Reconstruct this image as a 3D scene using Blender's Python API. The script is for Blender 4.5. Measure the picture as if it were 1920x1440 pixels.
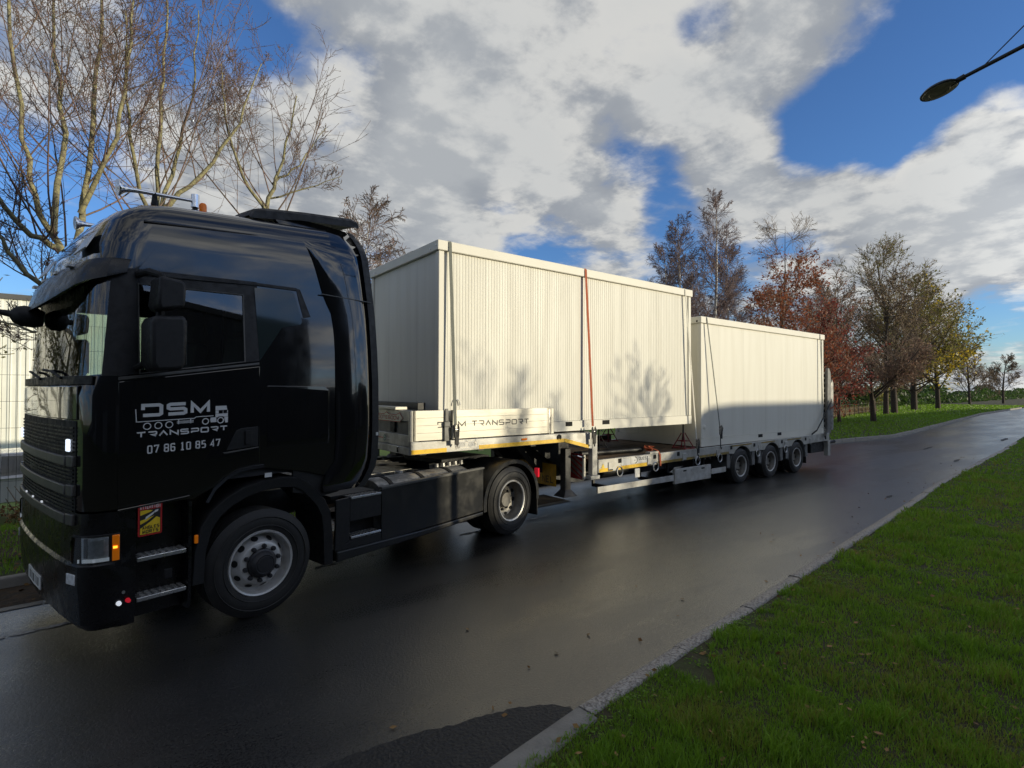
import bpy, bmesh, math, random
import numpy as np
from mathutils import Vector, Matrix

for o in list(bpy.data.objects):
    bpy.data.objects.remove(o)
SC = bpy.context.scene
COL = SC.collection
R = math.radians

# ------------------------------------------------------------------ camera
EYE = Vector((0.0, 0.0, 2.0913))
CAM_YAW, CAM_PITCH, CAM_ROLL = 0.9189, 0.0141, 0.0020
fw = Vector((math.cos(CAM_YAW) * math.cos(CAM_PITCH), math.sin(CAM_YAW) * math.cos(CAM_PITCH), math.sin(CAM_PITCH)))
rt = Vector((math.sin(CAM_YAW), -math.cos(CAM_YAW), 0))
up = rt.cross(fw)
rt2 = rt * math.cos(CAM_ROLL) + up * math.sin(CAM_ROLL)
up2 = up * math.cos(CAM_ROLL) - rt * math.sin(CAM_ROLL)
cd = bpy.data.cameras.new('camera')
cd.sensor_width = 36.0
cd.lens = 985.3 / 1920 * 36
cd.clip_start = 0.05
cd.clip_end = 3000
cam = bpy.data.objects.new('camera', cd)
COL.objects.link(cam)
M3 = Matrix((rt2, up2, -fw)).transposed()
cam.matrix_world = Matrix.Translation(EYE) @ M3.to_4x4()
SC.camera = cam

def pix_dir(x, y):
    d = fw + rt2 * ((x - 960) / 985.3) + up2 * ((720 - y) / 985.3)
    return d.normalized()
def on_y(x, y, Y):
    d = pix_dir(x, y)
    return EYE + d * (Y / d.y)

# ------------------------------------------------------------------ sun and sky
SUN_EL = R(7.5)
SUN_AZ = Vector((0.62, -0.785)).normalized()          # horizontal direction from the scene towards the sun
SUN_DIR = Vector((SUN_AZ.x * math.cos(SUN_EL), SUN_AZ.y * math.cos(SUN_EL), math.sin(SUN_EL)))
sd = bpy.data.lights.new('sun', 'SUN')
sd.energy = 2.9
sd.angle = R(0.5)
sd.color = (1.0, 0.89, 0.65)
sun = bpy.data.objects.new('sun', sd)
COL.objects.link(sun)
sun.rotation_euler = (-SUN_DIR).to_track_quat('-Z', 'Y').to_euler()
sun.location = (40, -40, 30)

W = bpy.data.worlds.new('World')
SC.world = W
W.use_nodes = True
wt = W.node_tree
for n in list(wt.nodes):
    wt.nodes.remove(n)
def wn(t, **k):
    n = wt.nodes.new(t)
    for a, v in k.items():
        setattr(n, a, v)
    return n
def wl(a, b):
    wt.links.new(a, b)
def wmath(op, a, b=None, c=None, clamp=False):
    n = wn('ShaderNodeMath', operation=op, use_clamp=clamp)
    for i, v in enumerate((a, b, c)):
        if v is None:
            continue
        if isinstance(v, (int, float)):
            n.inputs[i].default_value = v
        else:
            wl(v, n.inputs[i])
    return n.outputs[0]
def wvec(op, a, b=None):
    n = wn('ShaderNodeVectorMath', operation=op)
    for i, v in enumerate((a, b)):
        if v is None:
            continue
        if isinstance(v, (tuple, Vector)):
            n.inputs[i].default_value = tuple(v)
        else:
            wl(v, n.inputs[i])
    return n
def wramp(fac, lo, hi, a=0.0, b=1.0):
    n = wn('ShaderNodeMapRange', interpolation_type='SMOOTHSTEP')
    wl(fac, n.inputs[0])
    n.inputs[1].default_value, n.inputs[2].default_value = lo, hi
    n.inputs[3].default_value, n.inputs[4].default_value = a, b
    return n.outputs[0]
def wnoise(vec, scale, detail, rough=0.55, dist=0.0):
    n = wn('ShaderNodeTexNoise')
    n.inputs['Scale'].default_value = scale
    n.inputs['Detail'].default_value = detail
    n.inputs['Roughness'].default_value = rough
    n.inputs['Distortion'].default_value = dist
    wl(vec, n.inputs['Vector'])
    return n.outputs[0]
def wmix(fac, a, b):
    n = wn('ShaderNodeMix', data_type='RGBA')
    if isinstance(fac, (int, float)):
        n.inputs[0].default_value = fac
    else:
        wl(fac, n.inputs[0])
    for i, v in ((6, a), (7, b)):
        if isinstance(v, tuple):
            n.inputs[i].default_value = (*v, 1)
        else:
            wl(v, n.inputs[i])
    return n.outputs[2]

sky = wn('ShaderNodeTexSky', sky_type='NISHITA', sun_disc=False)
sky.sun_elevation = SUN_EL
sky.sun_rotation = math.atan2(SUN_AZ.x, SUN_AZ.y)
sky.air_density = 1.0
sky.dust_density = 0.1
sky.ozone_density = 3.0
tc = wn('ShaderNodeTexCoord')
D = wvec('NORMALIZE', tc.outputs['Generated']).outputs[0]
sep = wn('ShaderNodeSeparateXYZ')
wl(D, sep.inputs[0])
zz = wmath('ADD', wmath('MAXIMUM', sep.outputs[2], 0.0), 0.16)
comb = wn('ShaderNodeCombineXYZ')
wl(wmath('DIVIDE', sep.outputs[0], zz), comb.inputs[0])
wl(wmath('DIVIDE', sep.outputs[1], zz), comb.inputs[1])
comb.inputs[2].default_value = 3.7
Q = comb.outputs[0]
Q2 = wvec('ADD', Q, (SUN_AZ.x * 0.10, SUN_AZ.y * 0.10, 0.0)).outputs[0]       # the same cloud field a step towards the sun
def field(v):
    f = wmath('ADD', wmath('MULTIPLY', wnoise(v, 1.05, 3.0, 0.5), 0.44), wmath('MULTIPLY', wnoise(v, 2.5, 8.0, 0.58, 0.15), 0.56))
    return wmath('ADD', f, wmath('MULTIPLY', wmath('SUBTRACT', wnoise(v, 6.5, 6.0, 0.6, 0.2), 0.5), 0.26))
dens0 = field(Q)
lit = wmath('SUBTRACT', dens0, field(Q2))
dens = dens0
# broad banks and openings seen in the photograph, given as directions in the sky
BANKS = [((1000, 130), 15, 0.13), ((700, 60), 11, 0.10), ((860, 330), 9, 0.09), ((720, 420), 6, 0.10), ((1120, 420), 6, 0.11), ((1480, 60), 7, 0.12), ((1560, 20), 6, 0.08), ((1400, 150), 6, 0.10), ((1290, 200), 5, 0.10),
         ((1440, 350), 5, 0.11), ((1610, 345), 4, 0.12), ((1350, 375), 4, 0.08), ((1850, 380), 6, 0.13), ((1720, 440), 6, 0.12), ((1900, 480), 8, 0.14), ((1600, 470), 6, 0.08), ((1820, 262), 3.5, 0.17), ((1770, 285), 2.5, 0.14), ((1890, 200), 2.5, 0.10),
         ((480, 330), 8, 0.09), ((250, 200), 9, 0.07), ((1890, 665), 5, 0.14),
         ((1730, 110), 9, -0.135), ((1880, 60), 8, -0.14), ((1640, 240), 5, -0.12), ((1700, 320), 3, -0.13), ((1330, 60), 2.5, -0.15), ((1200, 310), 3.6, -0.125),
         ((1260, 400), 3, -0.12), ((590, 190), 6, -0.10), ((930, 360), 2.6, -0.15), ((400, 60), 5, -0.20), ((1880, 600), 3.2, -0.36),
         ((1010, 480), 5, -0.12), ((1510, 300), 2.6, -0.12), ((100, 440), 8, -0.12), ((1150, 40), 3, -0.06), ((1540, 210), 3, -0.10)]
for (px, py), rad, w in BANKS:
    dt = wvec('DOT_PRODUCT', D, pix_dir(px, py)).outputs[1]
    dens = wmath('ADD', dens, wramp(dt, math.cos(R(rad * 1.45)), math.cos(R(rad * 0.2)), 0.0, w))
cover = wramp(dens, 0.385, 0.595)
thick = wramp(dens, 0.56, 0.78)
shade = wmath('ADD', wmath('MULTIPLY', lit, 3.4), wmath('MULTIPLY', wnoise(Q, 1.9, 5.0, 0.5, 0.2), 0.9))      # sunward flanks bright, the others grey
ccol = wmix(wramp(shade, 0.24, 0.70), (1.5, 1.62, 1.8), (3.0, 3.0, 2.92))
ccol = wmix(wmath('MULTIPLY', thick, 0.45), ccol, (2.5, 2.6, 2.65))
cloud_fill = wramp(wvec('DOT_PRODUCT', D, SUN_DIR).outputs[1], 0.30, 0.97, 1.0, 2.1)      # clouds towards the sun brightened, mostly out of view, to lift the shade
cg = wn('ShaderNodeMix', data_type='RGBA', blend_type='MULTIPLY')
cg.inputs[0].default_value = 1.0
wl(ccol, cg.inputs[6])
wl(cloud_fill, cg.inputs[7])
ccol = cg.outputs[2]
skyb = wn('ShaderNodeMix', data_type='RGBA', blend_type='MULTIPLY')
skyb.inputs[0].default_value = 1.0
wl(sky.outputs[0], skyb.inputs[6])
skyb.inputs[7].default_value = (0.62, 0.75, 1.02, 1)
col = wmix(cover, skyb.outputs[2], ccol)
bg = wn('ShaderNodeBackground')
bg.inputs['Strength'].default_value = 0.15
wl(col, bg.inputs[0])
wo = wn('ShaderNodeOutputWorld')
wl(bg.outputs[0], wo.inputs[0])

VS = SC.view_settings
VS.view_transform = 'Standard'
VS.look = 'None'
VS.gamma = 1.0
VS.use_curve_mapping = False
VS.exposure = 0.52

# ------------------------------------------------------------------ materials
MATS = {}
def pmat(name, color, rough=0.5, metal=0.0, var=0.0, scale=8.0, bump=0.0, bscale=40.0, color2=None, lo=0.4, hi=0.6, rvar=0.0,
         coat=0.0, emit=None, estr=0.0, trans=0.0, ior=1.45, detail=6.0, stretch=None, spec=None, bdist=0.02):
    """Principled material with noise driven colour / roughness / bump in object coordinates."""
    m = bpy.data.materials.new(name)
    m.use_nodes = True
    nt = m.node_tree
    b = nt.nodes['Principled BSDF']
    b.inputs['Base Color'].default_value = (*color, 1)
    b.inputs['Roughness'].default_value = rough
    b.inputs['Metallic'].default_value = metal
    b.inputs['Coat Weight'].default_value = coat
    b.inputs['Coat Roughness'].default_value = 0.03
    b.inputs['Transmission Weight'].default_value = trans
    b.inputs['IOR'].default_value = ior
    if spec is not None:
        b.inputs['Specular IOR Level'].default_value = spec
    if emit:
        b.inputs['Emission Color'].default_value = (*emit, 1)
        b.inputs['Emission Strength'].default_value = estr
    tcn = nt.nodes.new('ShaderNodeTexCoord')
    src = tcn.outputs['Object']
    if stretch:
        mp = nt.nodes.new('ShaderNodeMapping')
        mp.inputs['Scale'].default_value = stretch
        nt.links.new(src, mp.inputs[0])
        src = mp.outputs[0]
    if var > 0 or color2 or rvar > 0:
        n = nt.nodes.new('ShaderNodeTexNoise')
        n.inputs['Scale'].default_value = scale
        n.inputs['Detail'].default_value = detail
        n.inputs['Roughness'].default_value = 0.6
        nt.links.new(src, n.inputs['Vector'])
        mr = nt.nodes.new('ShaderNodeMapRange')
        mr.inputs[1].default_value, mr.inputs[2].default_value = lo, hi
        nt.links.new(n.outputs[0], mr.inputs[0])
        if var > 0 or color2:
            mx = nt.nodes.new('ShaderNodeMix')
            mx.data_type = 'RGBA'
            c2 = color2 if color2 else tuple(c * (1 - var) for c in color)
            mx.inputs[6].default_value = (*color, 1)
            mx.inputs[7].default_value = (*c2, 1)
            nt.links.new(mr.outputs[0], mx.inputs[0])
            nt.links.new(mx.outputs[2], b.inputs['Base Color'])
        if rvar > 0:
            m2 = nt.nodes.new('ShaderNodeMapRange')
            m2.inputs[3].default_value, m2.inputs[4].default_value = max(0.02, rough - rvar), min(1, rough + rvar)
            nt.links.new(mr.outputs[0], m2.inputs[0])
            nt.links.new(m2.outputs[0], b.inputs['Roughness'])
    if bump > 0:
        n = nt.nodes.new('ShaderNodeTexNoise')
        n.inputs['Scale'].default_value = bscale
        n.inputs['Detail'].default_value = 5
        nt.links.new(src, n.inputs['Vector'])
        bp = nt.nodes.new('ShaderNodeBump')
        bp.inputs['Strength'].default_value = bump
        bp.inputs['Distance'].default_value = bdist
        nt.links.new(n.outputs[0], bp.inputs['Height'])
        nt.links.new(bp.outputs[0], b.inputs['Normal'])
    MATS[name] = m
    return m

pmat('black_paint', (0.0035, 0.0037, 0.0045), 0.10, var=0.2, scale=3, rvar=0.04, coat=1.0, spec=0.5)
pmat('black_plastic', (0.006, 0.006, 0.0065), 0.5, rvar=0.12, scale=20, bump=0.15, bscale=300)
pmat('bumper_black', (0.004, 0.004, 0.0045), 0.28, rvar=0.08, scale=9)
pmat('matt_black', (0.005, 0.005, 0.0055), 0.65, rvar=0.1, scale=15)
pmat('dusty_black', (0.006, 0.006, 0.0055), 0.42, color2=(0.014, 0.0125, 0.010), scale=4, lo=0.45, hi=0.75, rvar=0.12)
pmat('grey_trim', (0.10, 0.098, 0.092), 0.42, 0.3, var=0.2, scale=10)
pmat('chrome', (0.75, 0.75, 0.76), 0.12, 1.0, rvar=0.06, scale=12)
pmat('aluminium', (0.55, 0.55, 0.54), 0.32, 0.9, var=0.25, scale=14, rvar=0.12)
pmat('dull_steel', (0.38, 0.37, 0.35), 0.45, 0.6, var=0.45, scale=9, rvar=0.15)
pmat('dark_steel', (0.05, 0.05, 0.05), 0.5, 0.5, var=0.4, scale=9)
pmat('rubber', (0.015, 0.0145, 0.014), 0.62, color2=(0.03, 0.028, 0.024), scale=7, lo=0.5, hi=0.8, bump=0.1, bscale=90)
pmat('rim_grey', (0.55, 0.545, 0.53), 0.4, 0.35, color2=(0.30, 0.27, 0.22), scale=9, lo=0.5, hi=0.8)
pmat('rim_shaded', (0.20, 0.19, 0.17), 0.42, 0.45, color2=(0.10, 0.09, 0.075), scale=9, lo=0.4, hi=0.75)  # darker copy of the rim colour, painting the shade in the deep dish
pmat('hub_dark', (0.035, 0.035, 0.038), 0.45, 0.4)
pmat('headlight_glass', (0.75, 0.8, 0.82), 0.03, 0.0, trans=0.9, ior=1.3)
pmat('headlight_reflector', (0.74, 0.76, 0.77), 0.25, 0.15, var=.25, scale=30)
pmat('running_strip', (0.8, 0.82, 0.84), 0.25, emit=(0.8, 0.9, 1.0), estr=0.10)
pmat('amber_lens', (0.85, 0.20, 0.01), 0.12, emit=(1.0, 0.25, 0.0), estr=0.05)
pmat('amber_lamp', (1.0, 0.4, 0.02), 0.2, emit=(1.0, 0.42, 0.03), estr=1.6)
pmat('red_lamp', (0.6, 0.01, 0.02), 0.15, emit=(1.0, 0.03, 0.06), estr=0.16)
pmat('red_lens', (0.35, 0.01, 0.012), 0.15)
pmat('white_lamp', (0.9, 0.92, 1.0), 0.2, emit=(0.75, 0.85, 1.0), estr=0.9)
pmat('white_lamp_dim', (0.9, 0.92, 1.0), 0.2, emit=(0.9, 0.95, 1.0), estr=0.35)
pmat('decal_white', (0.62, 0.62, 0.60), 0.45)
pmat('decal_grey', (0.22, 0.22, 0.22), 0.4)
pmat('decal_black', (0.02, 0.02, 0.02), 0.5)
pmat('decal_yellow', (0.80, 0.55, 0.03), 0.4, var=0.15, scale=20)
pmat('decal_red', (0.42, 0.02, 0.02), 0.4)
pmat('decal_green', (0.02, 0.18, 0.12), 0.4)
pmat('tape_yellow', (0.85, 0.52, 0.01), 0.35, color2=(0.62, 0.37, 0.02), scale=25, lo=0.4, hi=0.75)
pmat('tape_dull', (0.30, 0.20, 0.03), 0.5, color2=(0.15, 0.12, 0.05), scale=12)  # darker, browner yellow, used from mid deck rearwards
pmat('trailer_grey', (0.46, 0.455, 0.43), 0.40, 0.25, color2=(0.34, 0.33, 0.30), scale=5, rvar=0.1, bump=0.05, bscale=60)
pmat('trailer_dark_grey', (0.16, 0.16, 0.155), 0.5, 0.1, var=0.35, scale=7)
pmat('sideboard', (0.66, 0.63, 0.54), 0.42, 0.15, color2=(0.56, 0.53, 0.44), scale=3, lo=0.3, hi=0.7, stretch=(1, 1, 6), bump=0.03, bscale=30)
pmat('deck_wood', (0.20, 0.135, 0.075), 0.7, color2=(0.09, 0.06, 0.04), scale=3, stretch=(0.6, 8, 3), bump=0.35, bscale=14)
pmat('container_white', (0.69, 0.675, 0.60), 0.5, 0.0, spec=.3, color2=(0.63, 0.61, 0.53), scale=2.2, lo=0.40, hi=0.80, rvar=0.06, stretch=(3.0, 3.0, 0.22))
pmat('container_frame', (0.70, 0.68, 0.60), 0.48, 0.0, spec=.3, color2=(0.65, 0.63, 0.55), scale=2.5, lo=0.4, hi=0.8)
pmat('container_seam', (0.30, 0.30, 0.28), 0.6)
pmat('hole_shade', (0.01, 0.01, 0.01), 0.9)  # near-black plates painting the shade inside holes, slots and pockets
pmat('strap_grey', (0.16, 0.17, 0.15), 0.8, var=0.2, scale=60)
pmat('strap_orange', (0.42, 0.09, 0.03), 0.75, var=0.3, scale=60)
pmat('strap_white', (0.62, 0.60, 0.52), 0.7, var=0.15, scale=60)
pmat('jack_red', (0.30, 0.015, 0.02), 0.45, color2=(0.12, 0.02, 0.02), scale=12)
pmat('hi_vis_red', (0.42, 0.03, 0.03), 0.5, var=0.4, scale=9)
pmat('board_yellow', (0.62, 0.34, 0.02), 0.5, var=0.3, scale=6)
pmat('seat_fabric', (0.035, 0.035, 0.04), 0.9)
pmat('dash_grey', (0.03, 0.03, 0.033), 0.7)
pmat('curtain', (0.05, 0.045, 0.04), 0.9)

def glass_mat(name, tint, alpha_mix):
    """thin pane: mirror reflection by Fresnel over tinted see-through glass."""
    m = bpy.data.materials.new(name)
    m.use_nodes = True
    nt = m.node_tree
    nt.nodes.clear()
    out = nt.nodes.new('ShaderNodeOutputMaterial')
    tr = nt.nodes.new('ShaderNodeBsdfTransparent')
    tr.inputs[0].default_value = (*tint, 1)
    gl = nt.nodes.new('ShaderNodeBsdfGlossy')
    gl.inputs['Roughness'].default_value = 0.015
    fr = nt.nodes.new('ShaderNodeFresnel')
    fr.inputs[0].default_value = 1.55
    mr = nt.nodes.new('ShaderNodeMapRange')
    mr.inputs[3].default_value, mr.inputs[4].default_value = alpha_mix, 1.0
    nt.links.new(fr.outputs[0], mr.inputs[0])
    mx = nt.nodes.new('ShaderNodeMixShader')
    nt.links.new(mr.outputs[0], mx.inputs[0])
    nt.links.new(tr.outputs[0], mx.inputs[1])
    nt.links.new(gl.outputs[0], mx.inputs[2])
    nt.links.new(mx.outputs[0], out.inputs[0])
    MATS[name] = m
glass_mat('windscreen_glass', (0.62, 0.72, 0.66), 0.07)
glass_mat('side_glass', (0.42, 0.50, 0.45), 0.08)
glass_mat('clear_lens', (0.93, 0.95, 0.96), 0.03)
glass_mat('dark_glass', (0.05, 0.055, 0.055), 0.12)

# ------------------------------------------------------------------ mesh helpers
class MB:
    """collects vertices and faces; build() links them as ONE mesh object"""
    def __init__(self):
        self.v, self.f, self.mi = [], [], []
    def add(self, vs, fs, mi=0):
        o = len(self.v)
        self.v += [tuple(p) for p in vs]
        self.f += [tuple(i + o for i in q) for q in fs]
        self.mi += [mi] * len(fs)
        return self
    def box(self, x0, x1, y0, y1, z0, z1, mi=0):
        vs = [(x, y, z) for z in (z0, z1) for y in (y0, y1) for x in (x0, x1)]
        fs = [(0, 2, 3, 1), (4, 5, 7, 6), (0, 1, 5, 4), (2, 6, 7, 3), (0, 4, 6, 2), (1, 3, 7, 5)]
        return self.add(vs, fs, mi)
    def prism(self, poly, a0, a1, axis='y', mi=0):
        """2D polygon extruded along an axis. axis y: poly is (x,z); axis x: (y,z); axis z: (x,y)"""
        n = len(poly)
        def pt(p, a):
            if axis == 'y':
                return (p[0], a, p[1])
            if axis == 'x':
                return (a, p[0], p[1])
            return (p[0], p[1], a)
        vs = [pt(p, a0) for p in poly] + [pt(p, a1) for p in poly]
        fs = [tuple(range(n)), tuple(range(2 * n - 1, n - 1, -1))]
        fs += [(i, i + n, (i + 1) % n + n, (i + 1) % n) for i in range(n)]
        return self.add(vs, fs, mi)
    def tube(self, pts, rad, n=8, caps=True, mi=0):
        pts = [Vector(p) for p in pts]
        rads = rad if isinstance(rad, (list, tuple)) else [rad] * len(pts)
        vs, fs = [], []
        u = None
        for i, p in enumerate(pts):
            if i == 0:
                t = (pts[1] - p)
            elif i == len(pts) - 1:
                t = (p - pts[i - 1])
            else:
                t = (pts[i + 1] - p).normalized() + (p - pts[i - 1]).normalized()
            t = t.normalized() if t.length > 1e-9 else Vector((0, 0, 1))
            if u is None:
                u = t.orthogonal().normalized()
            else:
                u = (u - t * u.dot(t))
                u = u.normalized() if u.length > 1e-6 else t.orthogonal().normalized()
            w = t.cross(u)
            for k in range(n):
                a = 2 * math.pi * k / n
                vs.append(p + (u * math.cos(a) + w * math.sin(a)) * rads[i])
        for i in range(len(pts) - 1):
            for k in range(n):
                a, b = i * n + k, i * n + (k + 1) % n
                fs.append((a, b, b + n, a + n))
        if caps:
            fs.append(tuple(range(n - 1, -1, -1)))
            fs.append(tuple(range((len(pts) - 1) * n, len(pts) * n)))
        return self.add(vs, fs, mi)
    def lathe(self, prof, c, axis='y', n=32, mi=0, a0=0.0, a1=None, flip=False):
        """profile [(r, a)] revolved about an axis through c; a is measured along the axis"""
        full = a1 is None
        cnt = n if full else n + 1
        vs, fs = [], []
        for k in range(cnt):
            t = (2 * math.pi * k / n) if full else a0 + (a1 - a0) * k / n
            ca, sa = math.cos(t), math.sin(t)
            for r, a in prof:
                if axis == 'y':
                    vs.append((c[0] + r * ca, c[1] + a, c[2] + r * sa))
                elif axis == 'x':
                    vs.append((c[0] + a, c[1] + r * ca, c[2] + r * sa))
                else:
                    vs.append((c[0] + r * ca, c[1] + r * sa, c[2] + a))
        m = len(prof)
        for k in range(n):
            k2 = (k + 1) % cnt
            for j in range(m - 1):
                q = (k * m + j, k * m + j + 1, k2 * m + j + 1, k2 * m + j)
                fs.append(q[::-1] if flip else q)
        return self.add(vs, fs, mi)
    def grid(self, rows, mi=0, closed=False, skip=None, flip=False):
        """rows of points, all the same length"""
        m = len(rows[0])
        vs = [p for r in rows for p in r]
        fs = []
        for i in range(len(rows) - 1):
            for j in range(m if closed else m - 1):
                if skip and skip(i, j):
                    continue
                j2 = (j + 1) % m
                q = (i * m + j, i * m + j2, (i + 1) * m + j2, (i + 1) * m + j)
                fs.append(q[::-1] if flip else q)
        return self.add(vs, fs, mi)
    def build(self, name, mat, parent=None, smooth=False, bevel=0.0, solid=0.0, seg=2, angle=40, offset=-1.0):
        me = bpy.data.meshes.new(name)
        me.from_pydata(self.v, [], self.f)
        mats = mat if isinstance(mat, (list, tuple)) else [mat]
        for mm in mats:
            me.materials.append(MATS[mm])
        if len(mats) > 1:
            me.polygons.foreach_set('material_index', self.mi)
        me.update()
        bm = bmesh.new()
        bm.from_mesh(me)
        bmesh.ops.remove_doubles(bm, verts=bm.verts, dist=1e-5)
        bmesh.ops.recalc_face_normals(bm, faces=bm.faces)
        bm.to_mesh(me)
        bm.free()
        if smooth:
            me.polygons.foreach_set('use_smooth', [True] * len(me.polygons))
            me.set_sharp_from_angle(angle=R(angle))
        ob = bpy.data.objects.new(name, me)
        COL.objects.link(ob)
        if parent:
            ob.parent = parent
        if solid:
            s = ob.modifiers.new('thickness', 'SOLIDIFY')
            s.thickness = solid
            s.offset = offset
        if bevel:
            b = ob.modifiers.new('bevel', 'BEVEL')
            b.width = bevel
            b.segments = seg
            b.limit_method = 'ANGLE'
            b.angle_limit = R(35)
        return ob

def fast_mesh(name, V, F, mat, parent=None, smooth=False, mat_index=None, colors=None):
    """numpy arrays: V (n,3), F (m,k) with k = 3 or 4"""
    V = np.asarray(V, dtype=np.float32)
    F = np.asarray(F, dtype=np.int32)
    me = bpy.data.meshes.new(name)
    k = F.shape[1]
    me.vertices.add(len(V))
    me.vertices.foreach_set('co', V.ravel())
    me.loops.add(F.size)
    me.loops.foreach_set('vertex_index', F.ravel())
    me.polygons.add(len(F))
    me.polygons.foreach_set('loop_start', np.arange(0, F.size, k, dtype=np.int32))
    me.polygons.foreach_set('loop_total', np.full(len(F), k, dtype=np.int32))
    mats = mat if isinstance(mat, (list, tuple)) else [mat]
    for mm in mats:
        me.materials.append(MATS[mm])
    if mat_index is not None:
        me.polygons.foreach_set('material_index', np.asarray(mat_index, dtype=np.int32))
    if smooth:
        me.polygons.foreach_set('use_smooth', np.ones(len(F), dtype=bool))
    me.update(calc_edges=True)
    ob = bpy.data.objects.new(name, me)
    COL.objects.link(ob)
    if parent:
        ob.parent = parent
    return ob

def tag(o, label=None, cat=None, group=None, kind=None):
    if label:
        o['label'] = label
    if cat:
        o['category'] = cat
    if group:
        o['group'] = group
    if kind:
        o['kind'] = kind
    return o
def empty(name, loc=(0, 0, 0), rz=0.0, parent=None):
    o = bpy.data.objects.new(name, None)
    COL.objects.link(o)
    o.location = loc
    o.rotation_euler = (0, 0, rz)
    o.empty_display_size = 0.2
    if parent:
        o.parent = parent
    return o
def child_copy(src, parent, loc=None):
    c = src.copy()
    COL.objects.link(c)
    c.parent = parent
    if loc is not None:
        c.location = loc
    return c
def copy_tree(o, parent=None):
    c = o.copy()
    COL.objects.link(c)
    c.parent = parent
    for ch in list(o.children):
        copy_tree(ch, c)
    return c
def rounded_rect(x0, x1, z0, z1, r, n=4):
    pts = []
    for cx, cz, a in ((x1 - r, z1 - r, 0), (x0 + r, z1 - r, 90), (x0 + r, z0 + r, 180), (x1 - r, z0 + r, 270)):
        for k in range(n + 1):
            t = R(a + 90 * k / n)
            pts.append((cx + r * math.cos(t), cz + r * math.sin(t)))
    return pts

# ------------------------------------------------------------------ stroke lettering (unit box 1 x 1)
GL = {
    'A': [[(0, 0), (.5, 1), (1, 0)]], 'D': [[(0, .55), (0, 1), (.88, 1), (1, .88), (1, .12), (.88, 0), (0, 0)]],
    'S': [[(1, 1), (.12, 1), (0, .9), (0, .62), (.12, .52), (.88, .52), (1, .4), (1, .1), (.88, 0), (0, 0)]],
    'M': [[(0, 0), (0, 1), (.5, .12), (1, 1), (1, 0)]], 'T': [[(0, 1), (1, 1)], [(.5, 1), (.5, 0)]],
    'R': [[(0, 1), (.88, 1), (1, .9), (1, .5), (.88, .4), (.35, .4), (.95, 0)]], 'N': [[(0, 0), (0, 1), (1, 0), (1, 1)]],
    'P': [[(0, 1), (.88, 1), (1, .9), (1, .45), (.88, .35), (.06, .35), (.06, 0)]],
    'O': [[(.1, 0), (0, .1), (0, .9), (.1, 1), (.9, 1), (1, .9), (1, .1), (.9, 0), (.1, 0)]],
    'E': [[(1, 1), (0, 1), (0, 0), (1, 0)], [(0, .5), (.8, .5)]],
    'B': [[(0, 0), (0, 1), (.8, 1), (.95, .85), (.95, .62), (.8, .5), (0, .5)], [(.8, .5), (1, .38), (1, .12), (.85, 0), (0, 0)]],
    'L': [[(0, 1), (0, 0), (1, 0)]], 'G': [[(1, .95), (.9, 1), (.1, 1), (0, .9), (0, .1), (.1, 0), (1, 0), (1, .5), (.55, .5)]],
    'C': [[(1, 1), (.12, 1), (0, .9), (0, .1), (.12, 0), (1, 0)]],
    'U': [[(0, 1), (0, .1), (.1, 0), (.9, 0), (1, .1), (1, 1)]], 'I': [[(.5, 0), (.5, 1)]],
    'a': [[(0, 0), (.5, 1), (1, 0)], [(.2, .35), (.8, .35)]],
    'r': [[(0, 0), (0, 1), (.88, 1), (1, .9), (1, .58), (.88, .48), (0, .48)], [(.45, .48), (1, 0)]],
    '0': [[(.15, 0), (0, .1), (0, .9), (.15, 1), (.85, 1), (1, .9), (1, .1), (.85, 0), (.15, 0)]],
    '1': [[(.15, .9), (.5, 1), (.5, 0)], [(.1, 0), (.9, 0)]], '4': [[(.75, 0), (.75, 1), (0, .3), (1, .3)]],
    '5': [[(1, 1), (.05, 1), (.05, .55), (.85, .55), (1, .45), (1, .1), (.85, 0), (0, 0)]],
    '6': [[(1, .85), (.9, 1), (.15, 1), (0, .9), (0, .1), (.15, 0), (.85, 0), (1, .1), (1, .45), (.85, .55), (0, .55)]],
    '7': [[(0, .85), (0, 1), (1, 1), (.4, 0)]],
    '8': [[(.15, 0), (0, .1), (0, .42), (.15, .52), (.85, .52), (1, .62), (1, .9), (.85, 1), (.15, 1), (0, .9), (0, .62), (.15, .52)],
          [(.85, .52), (1, .42), (1, .1), (.85, 0), (.15, 0)]],
}
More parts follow.
